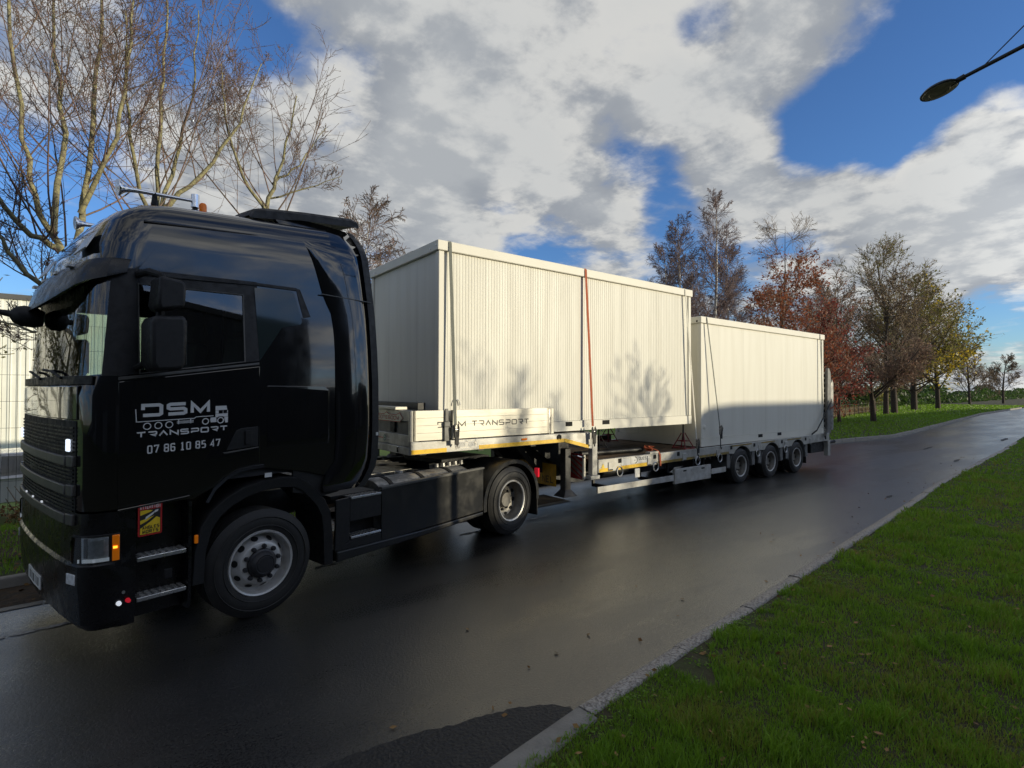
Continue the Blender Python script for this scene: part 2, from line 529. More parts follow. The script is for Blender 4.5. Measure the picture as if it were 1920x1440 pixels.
def stroke(mb, pts, w, depth, to3, mi=0):
    """a mitred ribbon of width w along 2D points, extruded by depth; to3 maps (u, v, d) to 3D"""
    P = [Vector(p) for p in pts]
    closed = (P[0] - P[-1]).length < 1e-6
    if closed:
        P = P[:-1]
    n = len(P)
    L, Rr = [], []
    for i in range(n):
        a = P[(i - 1) % n] if (closed or i > 0) else None
        b = P[(i + 1) % n] if (closed or i < n - 1) else None
        d1 = (P[i] - a).normalized() if a is not None else None
        d2 = (b - P[i]).normalized() if b is not None else None
        if d1 is None:
            d1 = d2
        if d2 is None:
            d2 = d1
        n1, n2 = Vector((-d1.y, d1.x)), Vector((-d2.y, d2.x))
        m = n1 + n2
        if m.length < 0.3:
            m = n1
        m = m.normalized()
        k = min(1.0 / max(0.35, m.dot(n1)), 2.2)
        L.append(P[i] + m * k * w / 2)
        Rr.append(P[i] - m * k * w / 2)
    vs = []
    for l, r in zip(L, Rr):
        vs += [to3(l.x, l.y, 0), to3(r.x, r.y, 0), to3(l.x, l.y, depth), to3(r.x, r.y, depth)]
    fs = []
    for i in range(n if closed else n - 1):
        a, b = 4 * i, 4 * ((i + 1) % n)
        fs += [(a + 2, a + 3, b + 3, b + 2), (a, b, b + 1, a + 1), (a, a + 2, b + 2, b), (a + 1, b + 1, b + 3, a + 3)]
    if not closed:
        fs += [(0, 1, 3, 2), (4 * n - 4, 4 * n - 2, 4 * n - 1, 4 * n - 3)]
    mb.add(vs, fs, mi)
def lettering(mb, text, u0, v0, h, adv, cw, w, depth, to3, mi=0):
    """letters of height h and width cw, advance adv"""
    u = u0
    for ch in text:
        if ch in GL:
            cw2 = cw
            for si, pl in enumerate(GL[ch]):
                stroke(mb, [(u + p[0] * (cw2 - w) + w / 2, v0 + p[1] * (h - w) + w / 2) for p in pl], w, depth + 0.0006 * si, to3, mi)
        u += adv if ch != ' ' else adv * 0.55
    return u

# ------------------------------------------------------------------ ground materials
def road_material():
    m = bpy.data.materials.new('wet_asphalt')
    m.use_nodes = True
    nt = m.node_tree
    b = nt.nodes['Principled BSDF']
    tcn = nt.nodes.new('ShaderNodeTexCoord')
    P = tcn.outputs['Object']
    def noise(scale, det, rough=0.6, vec=P, dist=0.0):
        n = nt.nodes.new('ShaderNodeTexNoise')
        n.inputs['Scale'].default_value = scale
        n.inputs['Detail'].default_value = det
        n.inputs['Roughness'].default_value = rough
        n.inputs['Distortion'].default_value = dist
        nt.links.new(vec, n.inputs['Vector'])
        return n.outputs[0]
    def rng(x, lo, hi, a, c):
        n = nt.nodes.new('ShaderNodeMapRange')
        n.interpolation_type = 'SMOOTHSTEP'
        nt.links.new(x, n.inputs[0])
        for i, v in enumerate((lo, hi, a, c)):
            n.inputs[i + 1].default_value = v
        return n.outputs[0]
    def mth(op, a, c):
        n = nt.nodes.new('ShaderNodeMath')
        n.operation = op
        for i, v in enumerate((a, c)):
            if isinstance(v, (int, float)):
                n.inputs[i].default_value = v
            else:
                nt.links.new(v, n.inputs[i])
        return n.outputs[0]
    mp = nt.nodes.new('ShaderNodeMapping')
    mp.inputs['Rotation'].default_value = (0, 0, R(-5))
    mp.inputs['Scale'].default_value = (0.22, 1.0, 1.0)
    nt.links.new(P, mp.inputs[0])
    lanes = noise(0.9, 4, 0.55, mp.outputs[0])          # wheel tracks and wet bands along the road
    patch = noise(1.7, 6, 0.65, P, 0.5)
    stone = noise(62, 3, 0.75)
    stone2 = noise(42, 4, 0.7)
    fleck = noise(160, 2, 0.5)
    # colour: dark stone with lighter chippings
    mix = nt.nodes.new('ShaderNodeMix')
    mix.data_type = 'RGBA'
    mix.inputs[6].default_value = (0.005, 0.0049, 0.0047, 1)
    mix.inputs[7].default_value = (0.036, 0.034, 0.030, 1)
    nt.links.new(rng(stone, 0.46, 0.70, 0, 1), mix.inputs[0])
    mix2 = nt.nodes.new('ShaderNodeMix')
    mix2.data_type = 'RGBA'
    mix2.inputs[7].default_value = (0.012, 0.011, 0.010, 1)
    nt.links.new(rng(patch, 0.5, 0.75, 0, 0.4), mix2.inputs[0])
    nt.links.new(mix.outputs[2], mix2.inputs[6])
    nt.links.new(mix2.outputs[2], b.inputs['Base Color'])
    wet = mth('ADD', rng(lanes, 0.38, 0.62, 0, 0.8), rng(patch, 0.40, 0.62, 0, 0.2))
    nt.links.new(mth('ADD', rng(wet, 0.1, 0.95, 0.42, 0.27), rng(stone, 0.35, 0.65, -0.10, 0.12)), b.inputs['Roughness'])
    b.inputs['Specular IOR Level'].default_value = 1.0
    b.inputs['Coat Weight'].default_value = 0.55
    b.inputs['Coat Roughness'].default_value = 0.30
    hgt = mth('ADD', mth('MULTIPLY', stone2, 1.0), mth('MULTIPLY', stone, 0.6))
    hgt = mth('ADD', hgt, mth('MULTIPLY', fleck, 0.3))
    bp = nt.nodes.new('ShaderNodeBump')
    bp.inputs['Distance'].default_value = 0.010
    nt.links.new(rng(wet, 0.1, 1.0, 0.55, 0.34), bp.inputs['Strength'])
    nt.links.new(hgt, bp.inputs['Height'])
    nt.links.new(bp.outputs[0], b.inputs['Normal'])
    MATS['wet_asphalt'] = m
road_material()
pmat('dark_asphalt', (0.018, 0.0175, 0.017), 0.6, color2=(0.045, 0.043, 0.04), scale=70, lo=0.5, hi=0.75, bump=0.9, bscale=45, bdist=0.03)
pmat('grass_soil', (0.05, 0.041, 0.020), 0.95, color2=(0.045, 0.06, 0.014), scale=5, lo=0.42, hi=0.66, bump=0.6, bscale=25)
pmat('field_grass', (0.11, 0.18, 0.02), 0.9, color2=(0.08, 0.13, 0.018), scale=0.15, bump=0.5, bscale=3)
pmat('litter_soil', (0.032, 0.024, 0.014), 0.95, color2=(0.06, 0.035, 0.015), scale=9, bump=0.9, bscale=22)
pmat('kerb_concrete', (0.24, 0.225, 0.195), 0.75, color2=(0.20, 0.185, 0.16), scale=9, bump=0.35, bscale=60)
def pebble_material():
    m = pmat('kerb_aggregate', (0.44, 0.40, 0.35), 0.6, color2=(0.17, 0.15, 0.13), scale=55, lo=0.40, hi=0.62, bump=0.9, bscale=55, bdist=0.03, detail=3)
pebble_material()
pmat('worn_paint', (0.42, 0.41, 0.39), 0.7, color2=(0.12, 0.115, 0.11), scale=16, lo=0.4, hi=0.65)
pmat('leaf_brown', (0.16, 0.075, 0.025), 0.7, color2=(0.28, 0.16, 0.05), scale=2.5)
pmat('dry_grass', (0.42, 0.31, 0.16), 0.85, color2=(0.28, 0.20, 0.10), scale=1.0)
for nm, a, c in (('grass_a', (0.18, 0.32, 0.022), (0.22, 0.35, 0.028)), ('grass_b', (0.13, 0.25, 0.02), (0.17, 0.28, 0.024)), ('grass_c', (0.22, 0.26, 0.04), (0.23, 0.20, 0.055))):
    mm = pmat(nm, a, 0.55, color2=c, scale=1.1, lo=0.35, hi=0.65)
    nt = mm.node_tree
    tl = nt.nodes.new('ShaderNodeBsdfTranslucent')
    tl.inputs[0].default_value = (a[0] * 1.3, a[1] * 1.3, a[2] * 1.1, 1)
    ms = nt.nodes.new('ShaderNodeMixShader')
    ms.inputs[0].default_value = 0.35
    nt.links.new(nt.nodes['Principled BSDF'].outputs[0], ms.inputs[1])
    nt.links.new(tl.outputs[0], ms.inputs[2])
    nt.links.new(ms.outputs[0], nt.nodes['Material Output'].inputs[0])

def interp(pts, x):
    xs = [p[0] for p in pts]
    return float(np.interp(x, xs, [p[1] for p in pts]))
YR = [(-60, -4.2), (-20, 0.4), (-6, 1.62), (0, 2.20), (1.74, 2.38), (2.43, 2.50), (3.75, 2.63), (4.87, 2.72), (9.56, 3.13), (15.25, 3.70),
      (25.47, 4.36), (45, 6.0), (64, 7.9), (98, 10.4), (160, 15.5), (240, 22)]
YL = [(-60, 2.2), (-20, 6.2), (-6, 7.35), (-3, 7.55), (-0.9, 7.68), (0.3, 7.80), (1.2, 7.98), (2.2, 8.45), (3.0, 8.85), (5, 9.2), (8, 9.3), (15, 9.35), (20, 9.3),
      (23.2, 9.07), (26.5, 8.66), (28.5, 8.50), (32, 8.80), (40, 9.68), (52, 11.0), (64, 12.34), (98, 14.42), (160, 19.5), (240, 26)]

def sheet(name, lo, hi, xs, z, mat, n=2, zf=None):
    """strip of ground between two lines y = lo(x), y = hi(x)"""
    mb = MB()
    rows = []
    for x in xs:
        a, b_ = lo(x), hi(x)
        rows.append([(x, a + (b_ - a) * k / n, (zf(x, a + (b_ - a) * k / n) if zf else z)) for k in range(n + 1)])
    mb.grid(rows)
    o = mb.build(name, mat)
    for p in o.data.polygons:
        if p.normal.z < 0:
            p.flip()
    return tag(o, kind='structure')

def yard_drop(x, y):
    """the yard behind the left hand fence lies lower than the road"""
    t = min(1, max(0, (y - 10.2) / 2.6))
    t = t * t * (3 - 2 * t)
    s = min(1, max(0, (16 - x) / 6))
    return -0.60 * t * s
gx = sorted(set([-400, -200, -120, -80, -50, -35] + list(range(-26, 34, 2)) + [40, 50, 60, 80, 100, 130, 170, 220, 300, 420, 600, 900]))
gy = sorted(set([-400, -200, -100, -60, -40, -28, -18, -10, -4, 0, 4, 7, 9] + [9.6 + 0.4 * k for k in range(12)] + [16, 19, 24, 30, 40, 60, 90, 140, 220, 400, 700]))
mb = MB()
mb.grid([[(x, y, -0.03 + yard_drop(x, y)) for y in gy] for x in gx])
ground = tag(mb.build('ground', 'field_grass'), kind='structure')

rx = [-60, -40, -20, -12, -8, -6, -4, -3, -2, -0.9, -.3, 0.3, .8, 1.2, 1.74, 2.2, 2.43, 3, 3.75, 4.87, 6, 8, 9.56, 12, 15.25, 18, 20, 23.2, 25.47, 26.5, 28.5, 30, 32, 36, 40, 45, 52, 58, 64, 72, 80, 90, 98, 120, 160, 200, 240]
road = sheet('road', lambda x: interp(YR, x), lambda x: interp(YL, x), rx, 0.0, 'wet_asphalt', 4)

# verge on the camera's side, level with the top of its kerb, and the verge behind the truck
KW = 0.135
verge_r = sheet('grass_verge', lambda x: -11.0, lambda x: interp(YR, x) - KW + 0.015, rx, 0.025, 'grass_soil', 6)
def left_far(x):
    return interp([(-60, 12), (0, 10.4), (20, 11.2), (28, 13.5), (60, 22), (120, 38), (240, 60)], x)
verge_l = sheet('grass_verge', lambda x: interp(YL, x) + 0.13, left_far, rx, 0.085, 'grass_soil', 6,
                zf=lambda x, y: 0.085 + yard_drop(x, y) * 0.6 - (0.10 if y > left_far(x) - 0.01 else 0))
litter = sheet('litter_strip', lambda x: 8.6 + 0.04 * x, lambda x: left_far(x) + 1.6, [-12, -8, -5, -3, -1, 1, 4, 8, 12], 0.0, 'litter_soil', 8,
               zf=lambda x, y: 0.10 + yard_drop(x, y) * 0.85)

# flush concrete channel and the worn white line beside the lay-by
mb = MB()
ch = lambda x: 6.94 + 0.055 * (x + 0.6)
for k in range(26):
    x0 = -6 + k * 0.5
    mb.add([(x0, ch(x0) - .05, .006), (x0 + .492, ch(x0 + .5) - .05, .006), (x0 + .492, ch(x0 + .5) + .06, .006), (x0, ch(x0) + .06, .006)], [(0, 1, 2, 3)])
tag(mb.build('gutter_strip', 'kerb_concrete'), kind='structure')
strip = sheet('leaf_gutter', lambda x: ch(x) + 0.07, lambda x: min(interp(YL, x) - 0.005, ch(x) + 0.75), [-8, -6, -4, -3, -2, -1, -.5, 0, .3, .8, 1.2, 2, 3, 5, 7], 0.004, 'litter_soil', 2)
random.seed(5)
mb = MB()
x = -7.0
while x < 9.5:
    L = random.uniform(.05, .35)
    if random.random() < 0.82 or x < 0.2:
        y = 6.19 + 0.08 * (x + .5)
        n = 5
        top = [(x + L * k / n, y + random.uniform(.004, .045), .004) for k in range(n + 1)]
        bot = [(x + L * k / n, y - random.uniform(.004, .045), .004) for k in range(n + 1)]
        mb.add(bot + top, [(k, k + 1, n + 2 + k, n + 1 + k) for k in range(n)])
    x += L * random.uniform(.9, 1.25) + (random.uniform(.2, .9) if x > 0.2 and random.random() < .35 else 0)
tag(mb.build('worn_white_line', 'worn_paint'), kind='structure')

# newer asphalt patch beside the first kerb stone
random.seed(8)
ring = []
for k in range(40):
    a = 2 * math.pi * k / 40
    ring.append((a, 1 + 0.06 * math.sin(3 * a + 1) + random.uniform(-.03, .03)))
edge = [(1.0, 2.29), (1.5, 2.345), (2.0, 2.40), (2.42, 2.49), (2.44, 2.56), (2.32, 2.68), (2.16, 2.75), (1.95, 2.82), (1.72, 2.86), (1.5, 2.93), (1.2, 2.96), (0.9, 2.99), (0.5, 2.9), (0.2, 2.6), (.1, 2.3), (0.5, 2.24)]
dense = []
for i in range(len(edge)):
    a, b_ = edge[i], edge[(i + 1) % len(edge)]
    for k in range(6):
        j = 0.012 if i > 3 else 0.0
        dense.append((a[0] + (b_[0] - a[0]) * k / 6 + random.uniform(-j, j), a[1] + (b_[1] - a[1]) * k / 6 + random.uniform(-j, j)))
mb = MB()
mb.add([(p[0], p[1], 0.006) for p in dense], [tuple(range(len(dense)))])
tag(mb.build('asphalt_patch', 'dark_asphalt'), kind='structure')

# small dark tar spots / wet debris on the road at the far right
mb = MB()
random.seed(3)
for cx, cy, rx_, ry_ in ((24.3, 6.2, .9, .07), (31.5, 5.3, 1.1, .10), (12.4, 3.8, .2, .05), (20.6, 4.55, .5, .06)):
    n = 26
    mb.add([(cx + rx_ * math.cos(2 * math.pi * k / n) * random.uniform(.7, 1.1), cy + ry_ * math.sin(2 * math.pi * k / n) * random.uniform(.6, 1.15) + .08 * rx_ * math.cos(2 * math.pi * k / n), .005) for k in range(n)], [tuple(range(n))])
tag(mb.build('road_stains', 'dark_asphalt'), kind='structure')

# ------------------------------------------------------------------ kerbs, stone by stone
def kerb_line(name, line, x0, x1, step, width, ztop, zbot, side, label, tilt=0.010, first=None, mats=('kerb_aggregate', 'kerb_concrete'), mfun=None):
    root = empty(name)
    tag(root, kind='structure')
    x = x0
    i = 0
    random.seed(41)
    while x < x1:
        ya, yb = interp(line, x), interp(line, min(x + step, x1))
        ang = math.atan2(yb - ya, step)
        Ls = step / math.cos(ang) - 0.02
        mb = MB()
        w0, w1 = (-(width + (.05 if side < 0 and i < 4 else 0)), 0) if side < 0 else (0, width)
        n = 6
        rows = []
        for k in range(n + 1):
            u = Ls * k / n
            j = lambda s: random.uniform(-s, s)
            e = 0.014
            rows.append([(u, w0 + j(.003), zbot), (u, w0 + j(.003), ztop - e), (u, w0 + e + j(.003), ztop + j(.002)),
                         (u, w1 - e * 1.6 + j(.004), ztop + j(.002)), (u, w1 + j(.003), ztop - e * 1.5), (u, w1 + .004, zbot)])
        mb.grid(rows)
        mb.add(rows[0], [tuple(range(6))])
        mb.add(rows[-1], [tuple(range(5, -1, -1))])
        o = mb.build('kerb_stone', mfun(i) if mfun else mats[i % 2], root, smooth=True, angle=50)
        o.location = (x, ya + random.uniform(-.006, .006), random.uniform(-tilt, tilt))
        o.rotation_euler = (random.uniform(-.02, .02), 0, ang + random.uniform(-.006, .006))
        x += step
        i += 1
    return root
near_kerb = kerb_line('kerb', YR, -2.35, 30, 1.2, KW, 0.045, -0.12, -1, '', mfun=lambda i: 'kerb_concrete' if i < 4 else 'kerb_aggregate')
far_kerb = kerb_line('kerb', YL, -3.0, 0.8, 0.95, .12, 0.11, -0.1, 1, '', mfun=lambda i: 'kerb_concrete')
far_kerb2 = kerb_line('kerb', YL, 17.0, 95, 1.0, .16, 0.15, -0.1, 1, '', tilt=.012, mfun=lambda i: 'kerb_concrete')

# ------------------------------------------------------------------ grass blades
rng = np.random.default_rng(11)
def blades(n, xs, ys, zb, h, w, lean=0.5):
    """n blades: three sided strips of two quads folded to a tip"""
    a = rng.uniform(0, 2 * np.pi, n)
    hh = h * rng.uniform(0.55, 1.25, n)
    ww = w * rng.uniform(0.7, 1.3, n)
    la = rng.uniform(0, 2 * np.pi, n)
    ll = lean * rng.uniform(0.1, 1.0, n) * hh
    dx, dy = np.cos(a) * ww / 2, np.sin(a) * ww / 2
    lx, ly = np.cos(la) * ll, np.sin(la) * ll
    V = np.zeros((n, 5, 3), np.float32)
    V[:, 0] = np.stack([xs - dx, ys - dy, zb], 1)
    V[:, 1] = np.stack([xs + dx, ys + dy, zb], 1)
    V[:, 2] = np.stack([xs - dx * .8 + lx * .35, ys - dy * .8 + ly * .35, zb + hh * .6], 1)
    V[:, 3] = np.stack([xs + dx * .8 + lx * .35, ys + dy * .8 + ly * .35, zb + hh * .6], 1)
    V[:, 4] = np.stack([xs + lx, ys + ly, zb + hh * .97], 1)
    b = (np.arange(n) * 5)[:, None]
    F = np.concatenate([b + np.array([[0, 1, 3]]), b + np.array([[0, 3, 2]]), b + np.array([[2, 3, 4]])], 0)
    return V.reshape(-1, 3), F
def vnoise(x, y, s, seed):
    r = np.random.default_rng(seed)
    t = r.random((64, 64))
    fx, fy = x / s + 100, y / s + 100
    ix, iy = np.floor(fx).astype(int), np.floor(fy).astype(int)
    u, v = fx - ix, fy - iy
    u, v = u * u * (3 - 2 * u), v * v * (3 - 2 * v)
    g = lambda i, j: t[i % 64, j % 64]
    return (g(ix, iy) * (1 - u) + g(ix + 1, iy) * u) * (1 - v) + (g(ix, iy + 1) * (1 - u) + g(ix + 1, iy + 1) * u) * v
yr_x = np.array([p[0] for p in YR]); yr_y = np.array([p[1] for p in YR])
Vs, Fs, Mi = [], [], []
off = 0
def add_bl(V, F, mi):
    global off
    Vs.append(V); Fs.append(F + off); Mi.append(mi); off += len(V)
cdir = np.array([fw.x, fw.y]) / math.hypot(fw.x, fw.y)
def in_view(x, y, margin=0.06):
    z = x * cdir[0] + y * cdir[1]
    r = x * rt.x + y * rt.y
    return (z > 1.2) & (np.abs(r) < (0.9743 + margin) * z + .3)
for d0, d1, den, h, w in ((1.2, 4.2, 6500, .062, .0052), (4.2, 7.0, 3400, .064, .0070), (7.0, 11.0, 1500, .066, .0105), (11, 18, 560, .068, .017), (18, 32, 170, .07, .030), (32, 70, 36, .075, .06)):
    # sample in polar coordinates inside the view
    area = (d1 ** 2 - d0 ** 2) * 0.80
    n = int(area * den)
    rr = np.sqrt(rng.uniform(d0 ** 2, d1 ** 2, n))
    th = rng.uniform(CAM_YAW - 0.86, CAM_YAW + 0.2, n)
    x, y = rr * np.cos(th), rr * np.sin(th)
    e = np.interp(x, yr_x, yr_y) - KW
    edge_d = e - y
    dn = vnoise(x, y, .35, 1) * .6 + vnoise(x, y, .11, 2) * .4
    keep = in_view(x, y) & (edge_d > -0.02) & (y > -10.5)
    bare = np.clip(1 - edge_d / 0.42, 0, 1) * (x < 9)
    keep &= dn > (0.12 + 0.42 * bare)
    x, y, dn = x[keep], y[keep], dn[keep]
    patchy = vnoise(x, y, .9, 3)
    hh = h * (0.35 + 1.1 * vnoise(x, y, .30, 4)) * (0.6 + 0.7 * patchy) * (0.8 + .5 * (vnoise(x, y, .10, 14) > .62))
    hh = hh * np.where((np.interp(x, yr_x, yr_y) - KW - y) < .25, .75, 1)
    V, F = blades(len(x), x, y, np.full(len(x), .02), hh, w, 0.75)
    k = len(x)
    mix = vnoise(x, y, .22, 6) * .5 + rng.random(k) * .5
    mi = np.where(mix > .72, 2, np.where(mix > .42, 0, 1))
    mi = np.where((vnoise(x, y, .6, 9) > .70) & (rng.random(k) > .5), 2, mi)
    add_bl(V, F, np.tile(mi, 3))
tag(fast_mesh('grass', np.concatenate(Vs), np.concatenate(Fs), ['grass_a', 'grass_b', 'grass_c'], mat_index=np.concatenate(Mi)),
    'short wet green grass growing on the verge by the kerb', 'grass', kind='stuff')
# grass on the far verges, coarser
Vs, Fs, Mi = [], [], []
off = 0
yl_x = np.array([p[0] for p in YL]); yl_y = np.array([p[1] for p in YL])
for n, x0, x1, y0, y1, h, w in ((14000, -4, 3, 7.9, 11.2, .09, .012), (30000, 21, 60, 8.6, 22, .09, .055), (16000, 50, 110, 11, 34, .12, .13)):
    x, y = rng.uniform(x0, x1, n), rng.uniform(y0, y1, n)
    e = np.interp(x, yl_x, yl_y) + .17
    keep = (y > e)
    x, y = x[keep], y[keep]
    zb = np.array([0.07 + 0.6 * yard_drop(a, b_) for a, b_ in zip(x, y)])
    V, F = blades(len(x), x, y, zb, np.full(len(x), h), w, .7)
    mi = np.where(rng.random(len(x)) > .5, 0, 1)
    add_bl(V, F, np.tile(mi, 3))
tag(fast_mesh('grass', np.concatenate(Vs), np.concatenate(Fs), ['grass_a', 'grass_b', 'grass_c'], mat_index=np.concatenate(Mi)),
    'green grass on the far verge under the trees', 'grass', kind='stuff')

# low weeds and moss along the kerb
def leaf_quads(C, size, up_bias=0.0, rs=rng):
    n = len(C)
    a = rs.normal(size=(n, 3)); a[:, 2] *= (1 - up_bias)
    a /= np.linalg.norm(a, axis=1)[:, None]
    b_ = rs.normal(size=(n, 3)); b_[:, 2] *= (1 - up_bias)
    b_ -= a * (a * b_).sum(1)[:, None]
    b_ /= np.linalg.norm(b_, axis=1)[:, None] + 1e-9
    s = size * rs.uniform(.6, 1.3, n)
    a *= s[:, None]; b_ *= (s * .62)[:, None]
    V = np.stack([C - a, C + b_ * .9 - a * .1, C + a, C - b_ * .9 - a * .1], 1)
    F = (np.arange(n) * 4)[:, None] + np.array([[0, 1, 2, 3]])
    return V.reshape(-1, 3), F
nw = 260
wx = rng.uniform(1.6, 14, nw); wy = np.interp(wx, yr_x, yr_y) - KW - .02 - rng.exponential(.14, nw)
Cw = np.stack([wx, wy, np.full(nw, .035)], 1)
Cw = np.repeat(Cw, 16, axis=0) + rng.normal(size=(nw * 16, 3)) * np.array([.032, .032, .010])
Vw, Fw = leaf_quads(Cw, .0125, .6)
tag(fast_mesh('verge_weeds', Vw, Fw, 'grass_b'), 'small round-leaved weeds and moss along the kerb edge', 'weeds', kind='stuff')
# fallen leaves and twigs
n = 1100
th = rng.uniform(CAM_YAW - .8, CAM_YAW + .1, n)
rr = rng.uniform(2, 12, n)
x, y = rr * np.cos(th), rr * np.sin(th)
keep = (np.interp(x, yr_x, yr_y) - y > 0.1) & (rng.random(n) < .5)
C1 = np.stack([x[keep], y[keep], rng.uniform(.04, .065, keep.sum())], 1)
n2 = 90
x2 = rng.uniform(0, 22, n2); y2 = np.interp(x2, yr_x, yr_y) + rng.exponential(.5, n2)
C2 = np.stack([x2, y2, np.full(n2, .012)], 1)
n3 = 900
x3 = rng.uniform(-3, 3, n3); y3 = rng.uniform(7.05, 11, n3)
C3 = np.stack([x3, y3, np.where(y3 < np.interp(x3, yl_x, yl_y), .015, .12)], 1)
C3[:, 2] += np.array([0.8 * yard_drop(a, b_) for a, b_ in zip(x3, y3)])
Vl, Fl = leaf_quads(np.concatenate([C1, C2, C3]), .024, .86)
tag(fast_mesh('fallen_leaves', Vl, Fl, 'leaf_brown'), 'brown fallen leaves scattered over grass and gutter', 'leaves', kind='stuff')

# ------------------------------------------------------------------ trees
pmat('bark_lichen', (0.30, 0.275, 0.14), 0.85, color2=(0.15, 0.135, 0.09), scale=14, bump=0.6, bscale=30)
pmat('twig_red', (0.20, 0.125, 0.105), 0.8, color2=(0.13, 0.10, 0.07), scale=6)
pmat('bark_birch', (0.62, 0.59, 0.54), 0.7, color2=(0.16, 0.14, 0.12), scale=9, lo=0.5, hi=0.66, stretch=(1, 1, .6))
pmat('twig_birch', (0.27, 0.20, 0.185), 0.8, color2=(0.16, 0.11, 0.105), scale=3)
pmat('bark_dark', (0.085, 0.065, 0.045), 0.9, color2=(0.045, 0.036, 0.028), scale=12, bump=0.6, bscale=20)
pmat('twig_brown', (0.27, 0.20, 0.13), 0.85, color2=(0.17, 0.12, 0.08), scale=2)
def leaf_mat(name, c, c2, tr=0.35):
    m = pmat(name, c, 0.55, color2=c2, scale=1.7, lo=.35, hi=.65)
    nt = m.node_tree
    b = nt.nodes['Principled BSDF']
    t = nt.nodes.new('ShaderNodeBsdfTranslucent')
    t.inputs[0].default_value = (*[min(1, v * 1.6) for v in c], 1)
    mx = nt.nodes.new('ShaderNodeMixShader')
    mx.inputs[0].default_value = tr
    out = nt.nodes['Material Output']
    nt.links.new(b.outputs[0], mx.inputs[1])
    nt.links.new(t.outputs[0], mx.inputs[2])
    nt.links.new(mx.outputs[0], out.inputs[0])
leaf_mat('leaf_rust', (0.27, 0.085, 0.035), (0.15, 0.04, 0.022))
leaf_mat('leaf_crimson', (0.22, 0.05, 0.035), (0.12, 0.025, 0.02))
leaf_mat('leaf_olive', (0.17, 0.165, 0.035), (0.11, 0.105, 0.025))
leaf_mat('leaf_gold', (0.50, 0.36, 0.03), (0.30, 0.26, 0.025))
leaf_mat('leaf_hedge', (0.045, 0.085, 0.018), (0.03, 0.055, 0.014))
leaf_mat('leaf_pink', (0.27, 0.16, 0.12), (0.19, 0.11, 0.085))

class Tree:
    def __init__(self, seed):
        self.rs = random.Random(seed)
        self.br = []           # (points, radii, level)
        self.tips = []
    def rv(self):
        r = self.rs
        return Vector((r.gauss(0, 1), r.gauss(0, 1), r.gauss(0, 1))).normalized()
    def grow(self, p, d, L, r0, lev, P):
        """P: per-level dict lists: n (children), ang, len (ratio), up (tropism), wig, start, seg, rr"""
        r = self.rs
        seg = P['seg'][lev]
        pts, rad = [p.copy()], [r0]
        rend = r0 * P['taper'][lev]
        d = d.normalized()
        dirs = [d.copy()]
        for k in range(seg):
            d = (d + self.rv() * P['wig'][lev] + Vector((0, 0, 1)) * P['up'][lev]).normalized()
            p = p + d * (L / seg)
            pts.append(p.copy())
            rad.append(max(P['rmin'], r0 + (rend - r0) * (k + 1) / seg))
            dirs.append(d.copy())
        self.br.append((pts, rad, lev))
        self.children(pts, rad, dirs, L, lev, P)
    def children(self, pts, rad, dirs, L, lev, P):
        r = self.rs
        if lev + 1 >= len(P['n']) + 1 or lev >= P['max']:
            self.tips.append(pts[-1])
            return
        nch = P['n'][lev]
        nch = max(1, int(nch * r.uniform(.75, 1.25) + .5))
        seg = len(pts) - 1
        for c in range(nch):
            t = P['start'][lev] + (1 - P['start'][lev]) * ((c + r.uniform(.1, .9)) / nch)
            t = min(t, .995)
            i = min(int(t * seg), seg - 1)
            f = t * seg - i
            q = pts[i].lerp(pts[i + 1], f)
            dd = dirs[min(i + 1, seg)]
            side = self.rv()
            side = (side - dd * side.dot(dd)).normalized()
            a = R(P['ang'][lev] * r.uniform(.7, 1.3))
            nd = dd * math.cos(a) + side * math.sin(a)
            shape = P['shape'][lev](t)
            cl = L * P['len'][lev] * shape * r.uniform(.75, 1.25)
            cr = max(P['rmin'], min(rad[i] * .85, (rad[i] * P['rr'][lev])))
            self.grow(q, nd, cl, cr, lev + 1, P)
        if P.get('leader', True):
            self.tips.append(pts[-1])
    def mesh(self, levels, sides):
        """tube arrays for the branches whose level is in levels"""
        V, F = [], []
        o = 0
        for pts, rad, lev in self.br:
            if lev not in levels:
                continue
            n = sides[min(lev, len(sides) - 1)]
            u = None
            m = len(pts)
            for i in range(m):
                t = (pts[min(i + 1, m - 1)] - pts[max(i - 1, 0)])
                t = t.normalized() if t.length > 1e-9 else Vector((0, 0, 1))
                u = t.orthogonal().normalized() if u is None else (u - t * u.dot(t))
                u = u.normalized() if u.length > 1e-6 else t.orthogonal().normalized()
                w = t.cross(u)
                for k in range(n):
                    a = 2 * math.pi * k / n
                    q = pts[i] + (u * math.cos(a) + w * math.sin(a)) * rad[i]
                    V.append((q.x, q.y, q.z))
            for i in range(m - 1):
                for k in range(n):
                    a, b_ = o + i * n + k, o + i * n + (k + 1) % n
                    F.append((a, b_, b_ + n, a + n))
            o += m * n
        return np.array(V, np.float32).reshape(-1, 3), np.array(F, np.int32).reshape(-1, 4)
    def leaf_points(self, n, spread, levels, zfun=None):
        pool = [b for b in self.br if b[2] in levels]
        wts = [((b[0][-1] - b[0][0]).length + .01) for b in pool]
        out = []
        for b in self.rs.choices(pool, wts, k=n):
            i = self.rs.randrange(len(b[0]) - 1)
            q = b[0][i].lerp(b[0][i + 1], self.rs.random()) + self.rv() * spread * self.rs.random()
            if zfun is None or self.rs.random() < zfun(q):
                out.append((q.x, q.y, q.z))
        return np.array(out, np.float32).reshape(-1, 3)

